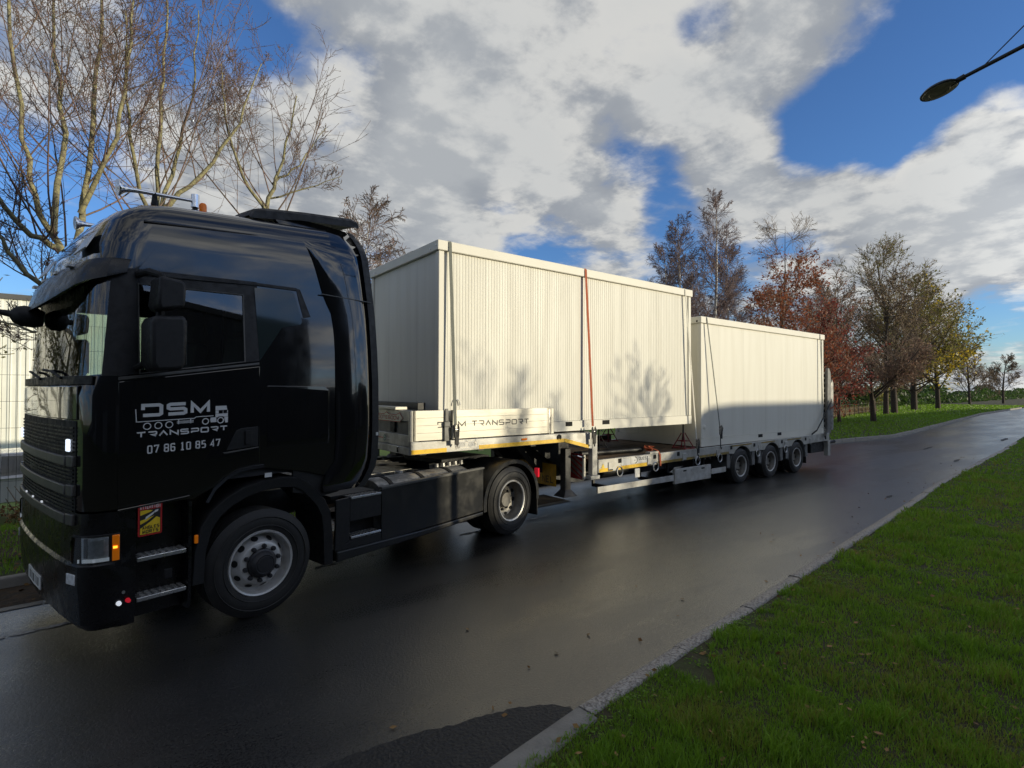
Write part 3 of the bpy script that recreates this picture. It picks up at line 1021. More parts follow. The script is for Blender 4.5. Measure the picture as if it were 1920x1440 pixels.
one = lambda t: 1.0
cone = lambda t: 1.25 - 0.95 * t
egg = lambda t: 0.35 + 1.3 * math.sin(math.pi * min(1, .12 + .86 * t)) ** 1.0
def finish(tree, name, label, cat, loc, bark, twig, split=1, sides=(9, 6, 4, 3, 3), leaves=None, group=None, nlev=6, hue=None):
    root = empty(name, loc)
    tag(root, label, cat, group)
    V, F = tree.mesh(range(0, split + 1), sides)
    fast_mesh('trunk', V, F, bark, root, smooth=True)
    V, F = tree.mesh(range(split + 1, nlev), sides)
    crown = None
    if len(F):
        crown = fast_mesh('crown', V, F, twig, root, smooth=True)
    if leaves:
        for nm, pts, size, mat in leaves:
            if len(pts):
                V, F = leaf_quads(pts, size, 0.1)
                tag(fast_mesh(nm, V, F, mat, root), kind='stuff')
    return root

# --- big bare multi-stemmed trees behind the cab: limbs follow the ones in the photograph
P_bare = dict(n=[13, 10, 6], ang=[42, 44, 40], len=[.44, .40, .40], up=[.05, .12, .06, .03], wig=[.10, .08, .10, .12], start=[.18, .15, .1], seg=[9, 7, 5, 3],
              taper=[.30, .28, .4, .6], rr=[.32, .42, .55], rmin=.0036, shape=[cone, cone, one], max=3)
def limb_tree(seed, name, label, base, limbs, group, P=P_bare, bark='bark_lichen', twig='twig_red', buds=5000):
    t = Tree(seed)
    base = Vector(base)
    for pts, r0, r1 in limbs:
        pts = [Vector(p) - base for p in pts]
        # resample and roughen
        m = []
        for i in range(len(pts) - 1):
            for k in range(4):
                m.append(pts[i].lerp(pts[i + 1], k / 4) + (t.rv() * .035 if (i or k) else Vector()))
        m.append(pts[-1])
        n = len(m)
        rad = [r0 + (r1 - r0) * i / (n - 1) for i in range(n)]
        dirs = [(m[min(i + 1, n - 1)] - m[max(0, i - 1)]).normalized() for i in range(n)]
        t.br.append((m, rad, 0))
        L = sum((m[i + 1] - m[i]).length for i in range(n - 1))
        t.children(m, rad, dirs, L, 0, P)
    b = t.leaf_points(buds, .01, (2, 3))
    return finish(t, name, label, 'tree', base, bark, twig, split=0, sides=(9, 6, 4, 3), leaves=[('bud', b, .014, 'twig_red')], group=group)

def PY(px, py, Y):
    return tuple(on_y(px, py, Y))
b1 = (-0.55, 11.6, -0.55)
limb_tree(21, 'bare_tree', 'bare multi-stemmed tree with mossy limbs at the left edge, in front of the white building', b1, [
    ([b1, PY(128, 620, 11.5), PY(126, 480, 11.4), PY(72, 405, 11.2), PY(44, 260, 11.1), PY(14, 0, 11.0), PY(0, -160, 10.9)], .07, .013),
    ([PY(127, 520, 11.45), PY(158, 380, 11.8), PY(180, 180, 12.1), PY(190, 0, 12.2), PY(196, -150, 12.2)], .06, .012),
    ([PY(122, 470, 11.4), PY(60, 440, 10.9), PY(-40, 330, 10.6), PY(-120, 180, 10.4)], .055, .011),
    ([PY(128, 600, 11.5), PY(70, 530, 11.0), PY(0, 450, 10.7), PY(-90, 380, 10.4)], .05, .011),
    ([PY(100, 440, 11.3), PY(120, 250, 11.6), PY(100, 60, 11.9), PY(110, -120, 12.0)], .05, .01),
    ([PY(150, 400, 11.7), PY(215, 260, 11.2), PY(245, 80, 11.0), PY(262, -80, 11.0)], .045, .01),
    ([PY(128, 640, 11.5), PY(60, 620, 10.9), PY(-30, 590, 10.6)], .03, .008)], 'bare trees behind the truck')
b2 = (1.75, 12.3, -0.55)
limb_tree(22, 'bare_tree', 'bare tree with mossy limbs rising right behind the truck cab roof', b2, [
    ([b2, PY(296, 560, 12.3), PY(292, 390, 12.2), PY(298, 250, 12.1), PY(306, 110, 12.0), PY(318, -60, 11.9)], .062, .012),
    ([PY(292, 420, 12.2), PY(330, 300, 12.6), PY(360, 180, 12.9), PY(372, 20, 13.0)], .045, .010),
    ([PY(293, 440, 12.2), PY(255, 330, 11.7), PY(238, 180, 11.4), PY(235, 20, 11.3)], .042, .010),
    ([PY(292, 400, 12.2), PY(380, 330, 12.0), PY(450, 230, 11.8), PY(490, 120, 11.7)], .05, .010)], 'bare trees behind the truck')
b3 = (3.9, 12.6, -0.5)
limb_tree(23, 'bare_tree', 'slender bare tree with upright shoots left of the first container', b3, [
    ([b3, PY(492, 470, 12.6), PY(505, 370, 12.5), PY(530, 300, 12.4), PY(556, 180, 12.3)], .075, .012),
    ([PY(512, 345, 12.5), PY(560, 310, 12.7), PY(612, 240, 12.8)], .03, .007),
    ([PY(500, 400, 12.5), PY(455, 330, 12.2), PY(420, 220, 12.0), PY(415, 120, 12.0)], .04, .009),
    ([PY(507, 372, 12.5), PY(580, 350, 12.2), PY(640, 330, 12.0)], .022, .006)], 'bare trees behind the truck', P=dict(P_bare, n=[11, 8, 5]), buds=2500)

# birch behind the cab's rear spoiler (drooping reddish twigs)
def birch(seed, loc, H, r, label, group, spread=1.0, droop=.0, twig='twig_birch', nb=58, name='birch_tree', bark='bark_birch'):
    t = Tree(seed)
    P = dict(n=[nb, 14, 7], ang=[44, 40, 40], len=[.34 * spread, .42, .5], up=[.02, .08 - droop, .0 - droop, -.05 - droop], wig=[.03, .08, .12, .14], start=[.16, .1, .1], seg=[16, 6, 4, 3],
             taper=[.12, .25, .4, .7], rr=[.32, .5, .6], rmin=.0078, shape=[lambda t: 1.1 - .85 * t, cone, one], max=3)
    t.grow(Vector((0, 0, 0)), Vector((0.02, 0, 1)), H, r, 0, P)
    return finish(t, name, label, 'tree', loc, bark, twig, split=0, sides=(8, 5, 3, 3), group=group)
birch(31, (5.4, 15.0, -0.5), 8.0, .06, 'drooping bare birch showing above the black spoiler, left of the tall container', 'birches behind the containers', 1.25, .08, twig='twig_red', nb=30)
birch(32, (22.2, 15.4, 0.0), 10.6, .13, 'leftmost white-stemmed birch above the joint between the two containers', 'birches behind the containers', .85)
birch(33, (24.4, 15.2, 0.0), 11.6, .14, 'tallest bare birch, beside the red-leaved oak', 'birches behind the containers', .85)
birch(36, (23.2, 17.2, 0.0), 9.3, .11, 'bare birch standing behind the two white-stemmed ones', 'birches behind the containers', 1.0, nb=40)
birch(34, (26.9, 15.6, 0.0), 10.0, .12, 'third birch from the left, its crown meeting the red-leaved oak', 'birches behind the containers', .85)
birch(35, (25.9, 17.5, 0.0), 8.3, .11, 'shorter bare birch half hidden between its taller neighbours', 'birches behind the containers', 1.1)

def leafy(seed, name, label, loc, H, r, P, leaves, bark='bark_dark', twig='twig_brown', group='trees along the far verge', sides=(8, 6, 4, 3, 3), split=1):
    t = Tree(seed)
    t.grow(Vector((0, 0, 0)), Vector((0.01, 0.01, 1)), H, r, 0, P)
    lv = [(nm, t.leaf_points(n, sp, lev, zf), size, mat) for nm, n, sp, lev, size, mat, zf in leaves]
    return finish(t, name, label, 'tree', loc, bark, twig, split=split, sides=sides, leaves=lv, group=group)
P_oak = dict(n=[46, 10, 6], ang=[66, 42, 42], len=[.40, .42, .45], up=[.0, .04, .03, .02], wig=[.055, .08, .12, .14], start=[.10, .18, .1], seg=[14, 7, 4, 3],
             taper=[.03, .25, .4, .7], rr=[.26, .5, .6], rmin=.007, shape=[lambda t: 1.2 - .85 * t, cone, one], max=3)
leafy(41, 'oak_tree', 'young oak still holding rust red leaves behind the low container', (29.6, 14.2, 0.05), 11.2, .13, P_oak,
      [('foliage', 11000, .22, (2, 3), .07, 'leaf_rust', lambda q: 1.0 if q.z < 8.8 else max(0, 1 - (q.z - 8.8) / 1.2) * .7)])
P_bush = dict(n=[26, 10, 7], ang=[62, 42, 40], len=[.55, .42, .45], up=[.0, .05, .03, .01], wig=[.05, .10, .12, .14], start=[.08, .15, .1], seg=[9, 7, 4, 3],
              taper=[.2, .25, .4, .7], rr=[.4, .5, .6], rmin=.008, shape=[lambda t: 1.1 - .6 * t, cone, one], max=3)
leafy(42, 'beech_tree', 'dark crimson copper beech beside the rear of the trailer', (33.4, 13.7, 0.05), 6.6, .14, P_bush,
      [('foliage', 6500, .2, (2, 3), .075, 'leaf_crimson', None)])
leafy(43, 'beech_tree', 'small crimson-leaved beech low behind the folded loading ramps', (38.5, 14.6, 0.05), 5.6, .12, P_bush,
      [('foliage', 3800, .2, (2, 3), .075, 'leaf_crimson', None)])
P_round = dict(n=[10, 12, 9, 5], ang=[56, 40, 42, 40], len=[1.9, .50, .45, .45], up=[.0, .05, .05, .02, .01], wig=[.03, .07, .10, .12, .14], start=[.62, .2, .12, .1], seg=[5, 9, 6, 4, 3],
               taper=[.8, .22, .3, .4, .7], rr=[.42, .45, .5, .6], rmin=.0105, shape=[one, cone, cone, one], max=4)
leafy(44, 'bare_tree', 'small round-headed bare tree with spreading limbs on the shaded grass', (41.5, 13.6, 0.05), 2.1, .19, P_round,
      [('bud', 5000, .1, (3, 4), .05, 'leaf_pink', None)])
P_tall = dict(n=[38, 11, 7], ang=[56, 42, 42], len=[.50, .46, .45], up=[.0, .08, .05, .02], wig=[.03, .07, .10, .12], start=[.15, .2, .1], seg=[14, 8, 5, 3],
              taper=[.14, .25, .35, .7], rr=[.30, .5, .6], rmin=.012, shape=[lambda t: 1.12 - .72 * t, cone, one], max=3)
leafy(45, 'bare_tree', 'tall dark bare tree with two lit trunks at its foot on the far verge', (59.0, 17.6, 0.05), 15.2, .30, P_tall,
      [('bud', 4500, .15, (2, 3), .09, 'leaf_olive', None)])
leafy(46, 'bare_tree', 'slimmer bare tree just left of the tallest dark tree', (55.5, 17.2, 0.05), 11.5, .24, dict(P_tall, n=[30, 10, 6]),
      [('bud', 3500, .2, (2, 3), .10, 'twig_brown', None)])
leafy(47, 'maple_tree', 'broad tree with olive and golden yellow leaves at the far bend', (72.0, 19.6, 0.05), 14.0, .34, dict(P_tall, n=[44, 11, 7], ang=[66, 44, 42], len=[.58, .45, .45], start=[.14, .2, .1], shape=[lambda t: 1.1 - .8 * t, cone, one]),
      [('foliage', 9000, .4, (2, 3), .15, 'leaf_olive', lambda q: 1.0 if q.z < 11 else .35), ('golden_foliage', 7000, .4, (2, 3), .15, 'leaf_gold', lambda q: 1.0 if (q.z < 6.5 or q.x > 2.2) else .10)])
leafy(48, 'maple_tree', 'yellowing tree at the right end of the row with bare top shoots', (80.0, 19.4, 0.05), 11.5, .28, dict(P_tall, ang=[56, 40, 40]),
      [('foliage', 3500, .4, (2, 3), .16, 'leaf_gold', lambda q: 1.0 if q.z < 7 else .2), ('olive_foliage', 2500, .4, (2, 3), .15, 'leaf_olive', None)])
birch(49, (44.5, 19.0, 0.0), 11.0, .12, 'thin pale birch standing behind the crimson beech', 'trees along the far verge', .7)
for k, (x, y, H, lab) in enumerate(((36.2, 17.2, 8.2, 'pinkish bare tree behind the copper beech'), (48.5, 18.6, 10.2, 'dense brown bare tree behind the small round-headed tree'),
                                     (52.5, 20.5, 10.8, 'dark bare tree with clotted twigs in the middle of the row'), (90, 24.5, 8.5, 'bare hedgerow tree with blue-grey twigs right of the golden tree'),
                                     (112, 23.0, 9.0, 'bare hedgerow tree standing second from the right edge'), (128, 21.6, 8.0, 'bare hedgerow tree cut by the right edge of the picture'))):
    leafy(60 + k, 'bare_tree', lab, (x, y, 0.03), H, .16 + .01 * k, dict(P_tall, n=[28, 9, 6], start=[.10, .2, .1], ang=[54, 42, 40], rmin=.011 + .003 * k),
          [('bud', 3500, .2, (2, 3), .08, 'leaf_pink' if k in (0, 1) else 'twig_brown', None)])

# bare street trees on the camera's verge, out of frame to the right: their shadows fall on the tall container
P_street = dict(n=[13, 8, 5], ang=[36, 38, 36], len=[.50, .42, .42], up=[.0, .12, .08, .04], wig=[.03, .07, .10, .12], start=[.30, .2, .1], seg=[8, 7, 4, 3],
                taper=[.3, .3, .4, .6], rr=[.30, .5, .6], rmin=.005, shape=[lambda t: 1.1 - .4 * t, cone, one], max=3)
for sd_, x, y, H, lab in ((71, 16.8, -4.6, 3.5, 'young bare street tree on the near verge casting its shadow on the tall container'),
                          (72, 14.9, -4.6, 3.0, 'smaller bare street tree next to it on the near verge'),
                          (73, 15.2, -7.0, 3.6, 'third bare street tree further back by the low annex')):
    leafy(sd_, 'bare_tree', lab, (x, y, 0.02), H, .042, P_street, [], group='bare street trees on the near verge', bark='bark_dark', twig='twig_brown')

# growth ahead of the truck, out of frame to the left, mirrored in the windscreen
for sd_, x, y, H, lab in ((75, -4.2, 12.6, 9.0, 'mossy bare tree ahead of the truck mirrored in its windscreen'), (76, -8.0, 11.0, 10.0, 'mossy bare tree further ahead of the truck')):
    leafy(sd_, 'bare_tree', lab, (x, y, -.5), H, .13, dict(P_tall, rmin=.008, n=[34, 10, 7], len=[.42, .46, .45]), [('foliage', 7000, .25, (2, 3), .05, 'leaf_olive', None)], group='mossy trees ahead of the truck', bark='bark_lichen', twig='bark_lichen')
# shrubs, hedges and dry grass behind the far verge
def shrub(seed, loc, rx_, ry_, rz_, n, size, mat, label, name='shrub', group=None, twig='twig_brown'):
    rs = np.random.default_rng(seed)
    root = empty(name, loc)
    tag(root, label, 'shrub', group)
    t = Tree(seed)
    for k in range(14):
        a = t.rs.uniform(0, 6.28)
        e = Vector((math.cos(a) * rx_ * .8, math.sin(a) * ry_ * .8, rz_ * t.rs.uniform(.7, 1.1)))
        pts = [Vector((0, 0, 0)), e * .35 + Vector((0, 0, rz_ * .15)), e * .7 + t.rv() * .08, e]
        t.br.append((pts, [.02, .016, .011, .007], 0))
    V, F = t.mesh((0,), (4,))
    fast_mesh('stem', V, F, twig, root)
    p = rs.normal(size=(n, 3))
    p /= np.linalg.norm(p, axis=1)[:, None]
    p *= (rs.random(n) ** .45)[:, None]
    lump = 0.75 + .35 * np.sin(p[:, 0] * 5 + seed) * np.sin(p[:, 1] * 4 + 1) + .2 * np.sin(p[:, 2] * 7)
    p = p * lump[:, None] * np.array([rx_, ry_, rz_ * .55]) + np.array([0, 0, rz_ * .55])
    p = p[p[:, 2] > .02]
    V, F = leaf_quads(p, size, .1, rs)
    tag(fast_mesh('foliage', V, F, mat, root), kind='stuff')
    return root
for k, (x, y, a, b_, c, n, s, m, lab) in enumerate((
        (31.5, 17.5, 2.2, 1.6, 3.0, 3000, .09, 'leaf_rust', 'rust brown thicket at the foot of the oak'), (36.5, 19.0, 2.4, 1.8, 2.8, 3000, .09, 'leaf_hedge', 'dark green thicket behind the trailer ramps'),
        (47, 21.5, 3, 2, 2.6, 2500, .11, 'leaf_pink', 'brown thicket behind the small bare tree'), (57, 24.5, 3.5, 2.4, 3.0, 2500, .13, 'leaf_hedge', 'dark green bushes behind the two trunks'),
        (69.5, 24.5, 4.0, 2.5, 3.4, 2600, .16, 'leaf_hedge', 'deep green bush at the foot of the golden tree'), (83, 27.5, 4.0, 2.5, 2.6, 2200, .16, 'leaf_olive', 'olive green bush beside the far field'))):
    shrub(80 + k, (x, y, 0.0), a, b_, c, n, s, m, lab, group='thickets behind the far verge')
for k, (x, y, a, b_, c, n) in enumerate(((-2.8, 12.3, 1.1, .6, 1.1, 1500), (-0.9, 12.5, 1.0, .6, .9, 1300), (0.9, 12.2, 1.0, .6, 1.2, 1500))):
    shrub(95 + k, (x, y, yard_drop(x, y)), a, b_, c, n, .032, 'leaf_brown',
          ('low brown bramble at the left edge by the mesh fence', 'thin brown bramble against the mesh fence left of the cab', 'brown bramble hidden behind the truck front')[k], name='bramble', group='brambles by the mesh fence')
shrub(97, (-6.0, 12.3, -.5), 1.6, 1.0, 5.6, 5200, .05, 'leaf_olive', 'tall olive thicket ahead of the truck mirrored in its windscreen', name='thicket')
shrub(98, (-9.5, 11.0, -.3), 1.8, 1.2, 6.2, 5200, .05, 'leaf_gold', 'tall golden thicket ahead of the truck mirrored in its grille', name='thicket')
shrub(99, (2.3, 14.2, -.6), 1.0, .8, 2.9, 3200, .05, 'leaf_hedge', 'green evergreen bush seen through the cab windows', name='evergreen_bush')
rs = np.random.default_rng(5)
n = 5000
x, y = rs.uniform(44, 64, n), rs.uniform(0, 1, n)
y = np.interp(x, [28, 40, 64], [15.2, 16.4, 20.5]) + y * 2.4
V, F = blades(n, x, y, np.full(n, .04), .6, .02, .6)
tag(fast_mesh('dry_grass', V, F, 'dry_grass'), 'tall straw-coloured dead grass along the wire fence', 'grass', kind='stuff')
# far hedges at the horizon
def hedge(seed, a, b_, h, w, n, size, mat, label):
    rs = np.random.default_rng(seed)
    a, b_ = np.array(a, float), np.array(b_, float)
    t = rs.random(n)
    p = a + (b_ - a) * t[:, None] + rs.normal(size=(n, 3)) * np.array([w, w, 0]) * .4
    p[:, 2] = rs.random(n) ** .8 * h * (0.7 + .3 * np.sin(t * 60 + seed) + .25 * np.sin(t * 23))
    V, F = leaf_quads(p, size, .1, rs)
    o = fast_mesh('hedge', V, F, mat)
    return tag(o, label, 'hedge')
hedge(1, (88, 27, 0), (340, 44, 0), 3.0, 2.0, 16000, .34, 'leaf_hedge', 'dark clipped hedge along the sunlit field on the right')
hedge(2, (20, 90, 0), (330, 130, 0), 6.5, 4, 9000, 1.0, 'twig_brown', 'distant brown hedgerow on the horizon')

# ------------------------------------------------------------------ buildings
pmat('cladding_white', (0.80, 0.81, 0.75), 0.45, color2=(0.74, 0.745, 0.69), scale=0.8)
pmat('cladding_dark', (0.055, 0.058, 0.062), 0.5, color2=(0.04, 0.042, 0.045), scale=0.6)
pmat('roof_grey', (0.10, 0.10, 0.10), 0.6, var=.2, scale=1)
pmat('shutter_grey', (0.16, 0.16, 0.17), 0.5, var=.2, scale=2)
pmat('fence_green', (0.03, 0.036, 0.03), 0.5)
pmat('car_white', (0.72, 0.70, 0.68), 0.15, coat=1.0, var=.05)
pmat('car_glass', (0.02, 0.03, 0.03), 0.05, spec=.7)
def clad_wall(mb, p0, p1, z0, z1, pitch=.25, depth=.035):
    """trapezoid profiled sheet between two plan points"""
    p0, p1 = Vector(p0), Vector(p1)
    d = (p1 - p0)
    L = d.length
    d /= L
    nrm = Vector((d.y, -d.x))
    n = int(L / pitch)
    prof = []
    for k in range(n):
        for f, o in ((0, 0), (.42, 0), (.55, 1), (.85, 1), (.98, 0)):
            prof.append(((k + f) * pitch, o * depth))
    prof.append((L, 0))
    rows = []
    for z in (z0, z1):
        rows.append([(*(p0 + d * u + nrm * o), z) for u, o in prof])
    mb.grid(rows)
wb = empty('industrial_building', (-24, 32, -.62))
tag(wb, 'white corrugated metal shed behind the fence at the left edge', 'building')
for k, (x0, x1) in enumerate(((0, 8), (8, 16), (16, 24), (24, 32), (32, 40))):
    mb = MB()
    clad_wall(mb, (x0 + .004, 0), (x1 - .004, 0), 0, 6.75, pitch=.30, depth=.04)
    mb.build('cladding_panel', 'cladding_white', wb)
MB().box(0, 40, .03, 14, 0, 6.7).build('wall', 'cladding_white', wb)
MB().box(-.1, 40.1, -.12, 14.1, 6.75, 6.98).build('roof_edge', 'roof_grey', wb)
def warehouse(name, label, x0, x1, y0, y1, h, left_slope=None):
    r = empty(name, (x0, y1, 0))
    tag(r, label, 'building')
    w, d = x1 - x0, y1 - y0
    mb = MB()
    clad_wall(mb, (w, 0.0), (0, 0.0), 0, h - .25 if not left_slope else 3.4, pitch=.5, depth=.04)
    mb.build('wall_cladding', 'cladding_dark', r)
    if left_slope:
        poly = [(0, 0)] + left_slope + [(14, h), (14, 0)]
        MB().prism(poly, -.35, -.01, 'y').build('gable_wall', 'cladding_dark', r)
        MB().prism([(14.01, 0), (14.01, h), (w, h), (w, 0)], -d, -.01, 'y').build('wall', 'cladding_dark', r)
    else:
        MB().box(0, w, -d, -.01, 0, h - .3).build('wall', 'cladding_dark', r)
        MB().box(-.1, w + .0, -d - .1, .1, h - .3, h).build('roof', 'roof_grey', r, bevel=.03)
    for k in range(max(1, int(w / 9))):
        s = MB().box(2 + k * 9, 5.2 + k * 9, .05, .11, 0, 3.2).build('loading_door', 'shutter_grey', r)
    return r
warehouse('warehouse', 'dark clad warehouse behind the photographer that shades the truck cab', -26, 17.4, -30, -12, 9.0)
warehouse('warehouse_annex', 'low annex between the two dark warehouses behind the photographer', 17.45, 22.8, -18, -12, 3.3)
warehouse('warehouse', 'long dark warehouse behind the photographer that shades the road and rear container', 22.85, 104, -32, -12, 4.93,
          left_slope=[(0, 3.5), (1.65, 4.66), (2.2, 4.87), (3.0, 4.915)])

# ------------------------------------------------------------------ rigid mesh fence and parked car on the left
fr = empty('mesh_fence', (-7.0, 12.9, -.58))
tag(fr, 'tall dark rigid wire mesh fence in front of the white shed', 'fence')
for k in range(5):
    x0 = k * 2.5
    mb = MB()
    for i in range(24):
        mb.tube([(x0 + .05 + i * .1025, 0, .05), (x0 + .05 + i * .1025, 0, 3.9)], .0045, 4)
    for z in [.1 + .475 * q for q in range(9)]:
        mb.tube([(x0 + .03, .006, z), (x0 + 2.47, .006, z)], .004, 4)
    tag(mb.build('wire_panel', 'fence_green', fr), kind='stuff')
for k in range(6):
    MB().box(k * 2.5 - .03, k * 2.5 + .03, -.03, .03, 0, 4.0).build('post', 'fence_green', fr, bevel=.005)
# wooden post and wire fence under the far trees
fence2 = empty('wire_fence', (30, 15.0, 0))
tag(fence2, 'thin post and wire fence under the far trees', 'fence')
pl = []
for k in range(24):
    x = k * 1.7
    y = float(np.interp(30 + x, [28, 40, 64, 80], [15.0, 16.2, 20.2, 23.5])) - 15.0
    pl.append((x, y))
    MB().tube([(x, y, 0), (x + random.uniform(-.04, .04), y, 1.25)], [.032, .026], 6).build('post', 'bark_dark', fence2)
for z in (.35, .7, 1.05):
    mb = MB()
    mb.tube([(a, b_, z + .01 * math.sin(a * 3)) for a, b_ in pl], .006, 4)
    mb.build('wire', 'dull_steel', fence2)

def parked_car(loc, rz, label):
    r = empty('parked_car', loc, rz)
    tag(r, label, 'car')
    # body: side profile lofted across the width with tumblehome
    prof_low = [(-2.05, .45), (-2.0, .75), (-1.15, .92), (1.75, .98), (2.0, .85), (2.02, .45)]
    rows = []
    for y, s, dz in ((-.82, .96, -.03), (-.86, 1, 0), (.86, 1, 0), (.82, .96, -.03)):
        rows.append([(x * s, y, z + (dz if z > .6 else 0)) for x, z in prof_low])
    mb = MB()
    mb.grid(rows)
    mb.add(rows[0], [tuple(range(6))]); mb.add(rows[-1], [tuple(range(5, -1, -1))])
    mb.grid([rows[0], rows[-1]], skip=lambda i, j: j > 0)
    mb.add([rows[0][0], rows[0][-1], rows[-1][-1], rows[-1][0]], [(0, 1, 2, 3)])
    mb.build('body', 'car_white', r, bevel=.04, smooth=True)
    # cabin
    cab = [(-1.2, .90), (-.55, 1.42), (.95, 1.45), (1.72, .97)]
    mb = MB()
    rows = [[(x, y * (1 if z < 1.2 else .80), z) for x, z in cab] for y in (-.80, .80)]
    mb.grid(rows)
    mb.add(rows[0], [(0, 1, 2, 3)]); mb.add(rows[1], [(3, 2, 1, 0)])
    mb.build('roof', 'car_white', r, bevel=.04, smooth=True)
    ws = MB()
    ws.add([(-1.13, -.66, .965), (-1.13, .66, .965), (-.62, .56, 1.375), (-.62, -.56, 1.375)], [(0, 1, 2, 3)])
    for v in range(len(ws.v)):
        p = ws.v[v]
        ws.v[v] = (p[0] - .012, p[1], p[2] + .014)
    ws.build('windscreen', 'car_glass', r)
    for sgn in (-1, 1):
        for pts in ([(-.92, 1.0), (-.52, 1.36), (.12, 1.38), (.12, 1.0)], [(.18, 1.0), (.18, 1.38), (.88, 1.38), (1.35, 1.02)]):
            mb = MB()
            mb.add([(x, sgn * (.81 * (1 - .2 * (z - .9) / .53) + .012), z) for x, z in pts], [(0, 1, 2, 3)])
            mb.build('side_window', 'car_glass', r, solid=.004)
        MB().box(-2.06, -1.88, sgn * .62 - .14, sgn * .62 + .14, .60, .74).build('headlight', 'headlight_reflector', r, bevel=.03)
        MB().box(1.93, 2.04, sgn * .66 - .12, sgn * .66 + .12, .62, .82).build('tail_light', 'red_lens', r, bevel=.02)
        MB().box(-.85, -.68, sgn * .98 - .08, sgn * .98 + .08, .94, 1.06).build('mirror', 'car_white', r, bevel=.03)
        for x in (-1.28, 1.3):
            w = MB().lathe([(.17, -.09), (.28, -.1), (.315, -.07), (.315, .07), (.28, .1), (.17, .09)], (x, sgn * .78, .315), 'y', 24).build('wheel', 'rubber', r, smooth=True)
            MB().lathe([(.0, sgn * .07), (.06, sgn * .08), (.16, sgn * .09), (.19, sgn * .10), (.2, sgn * .06)], (x, sgn * .78, .315), 'y', 20).build('rim', 'rim_grey', w, smooth=True)
    return r
parked_car((-1.95, 15.4, -.625), R(2), 'white car parked behind the mesh fence, left of the truck')

# ------------------------------------------------------------------ tractor unit (local: x rearwards, y away from the viewer, z up)
TR = empty('tractor_unit', (1.136, 5.302, 0), R(13.04))
tag(TR, 'black high-roof tractor unit with DSM TRANSPORT lettering on its door', 'truck')
WB, YC = 3.65, 1.25

# -- cab shell
FP = [(-1.13, 0.0), (-1.245, .030), (-1.312, .095), (-1.345, .23), (-1.365, .5), (-1.380, .9), (-1.386, 1.25)]
FRONT = FP + [(x, 2 * YC - y) for x, y in FP[-2::-1]]
SIDE = [.74, .40, -.04, -.10, -.17, -.58, -.98, -1.06]
COLS = [('n', x) for x in SIDE] + [('f', p) for p in FRONT] + [('r', x) for x in SIDE[::-1]]
ROWS = [  # z at x = -0.8, inset, setback of the front, extra slope of z along x, kind
    ('b', 0, 0, 0), (1.75, 0, 0, 0), (2.05, 0, 0, 0), ('w', .015, .03, .16), (2.955, .07, .09, .03), (3.075, .078, .105, .05),
    (3.28, .086, .14, .06), (3.48, .102, .20, .08), (3.585, .135, .28, .09), (3.655, .205, .40, .10), (3.70, .33, .56, .10), (3.73, .60, .80, .09), (3.74, 1.0, 1.02, .07)]
def bottom_z(x):
    return interp([(-1.5, 1.18), (-.6, 1.18), (-.46, 1.21), (-.24, 1.365), (-.02, 1.39), (.40, 1.30), (.74, 1.20)], x)
def cab_pt(row, col):
    z0, ins, dx, sl = ROWS[row]
    k, v = col
    roof = row >= 6
    if k == 'f':
        x = v[0] + dx
        y = YC + (v[1] - YC) * (YC - ins) / YC
    else:
        x = v
        if roof:
            x = .74 + (v - .74) * (.74 - (-1.13 + dx)) / 1.87
        elif v < -1.0:
            x = v + dx * .8
        y = ins if k == 'n' else 2 * YC - ins
    if z0 == 'b':
        z = bottom_z(x)
    elif z0 == 'w':
        z = 2.205 if k == 'f' else 2.22 + max(0, x + .99) * .16
    else:
        z = z0 + sl * (x + .8)
    return (x, y, z)
def side_y(z):
    """inset of the cab side at height z"""
    return interp([(1.0, 0), (2.05, 0), (2.3, .015), (2.97, .07), (3.08, .078), (3.30, .087), (3.5, .103), (3.62, .135), (3.72, .20), (3.8, .27), (3.92, .36)], z)
nc = len(COLS)
mb = MB()
rows = [[cab_pt(r, c) for c in COLS] for r in range(len(ROWS))]
i98, i17 = SIDE.index(-.98), SIDE.index(-.17)
near_win = range(i17, i98)
nf = len(SIDE)
far0 = nf + len(FRONT)
far_win = [far0 + len(SIDE) - 1 - j - 1 for j in near_win]
scr0, scr1 = nf + 1, nf + len(FRONT) - 2
def cab_skip(i, j):
    return i == 3 and (j in near_win or j in far_win or scr0 <= j < scr1)
o0 = len(mb.v)
vs = [p for r in rows for p in r]
fs, mi = [], []
for i in range(len(rows) - 1):
    for j in range(nc):
        if cab_skip(i, j):
            continue
        j2 = (j + 1) % nc
        fs.append((i * nc + j, i * nc + j2, (i + 1) * nc + j2, (i + 1) * nc + j))
        mi.append(1 if (i == 3 or i == 4) and not (j < 2 or j >= nc - 3) else 0)
fs.append(tuple((len(rows) - 1) * nc + j for j in range(nc)))
mi.append(0)
mb.v, mb.f, mb.mi = list(vs), fs, mi
cab = mb.build('cab_body', ['black_paint', 'black_plastic'], TR, smooth=True, angle=32)
tag(cab, 'glossy black cab shell with tall rounded roof')
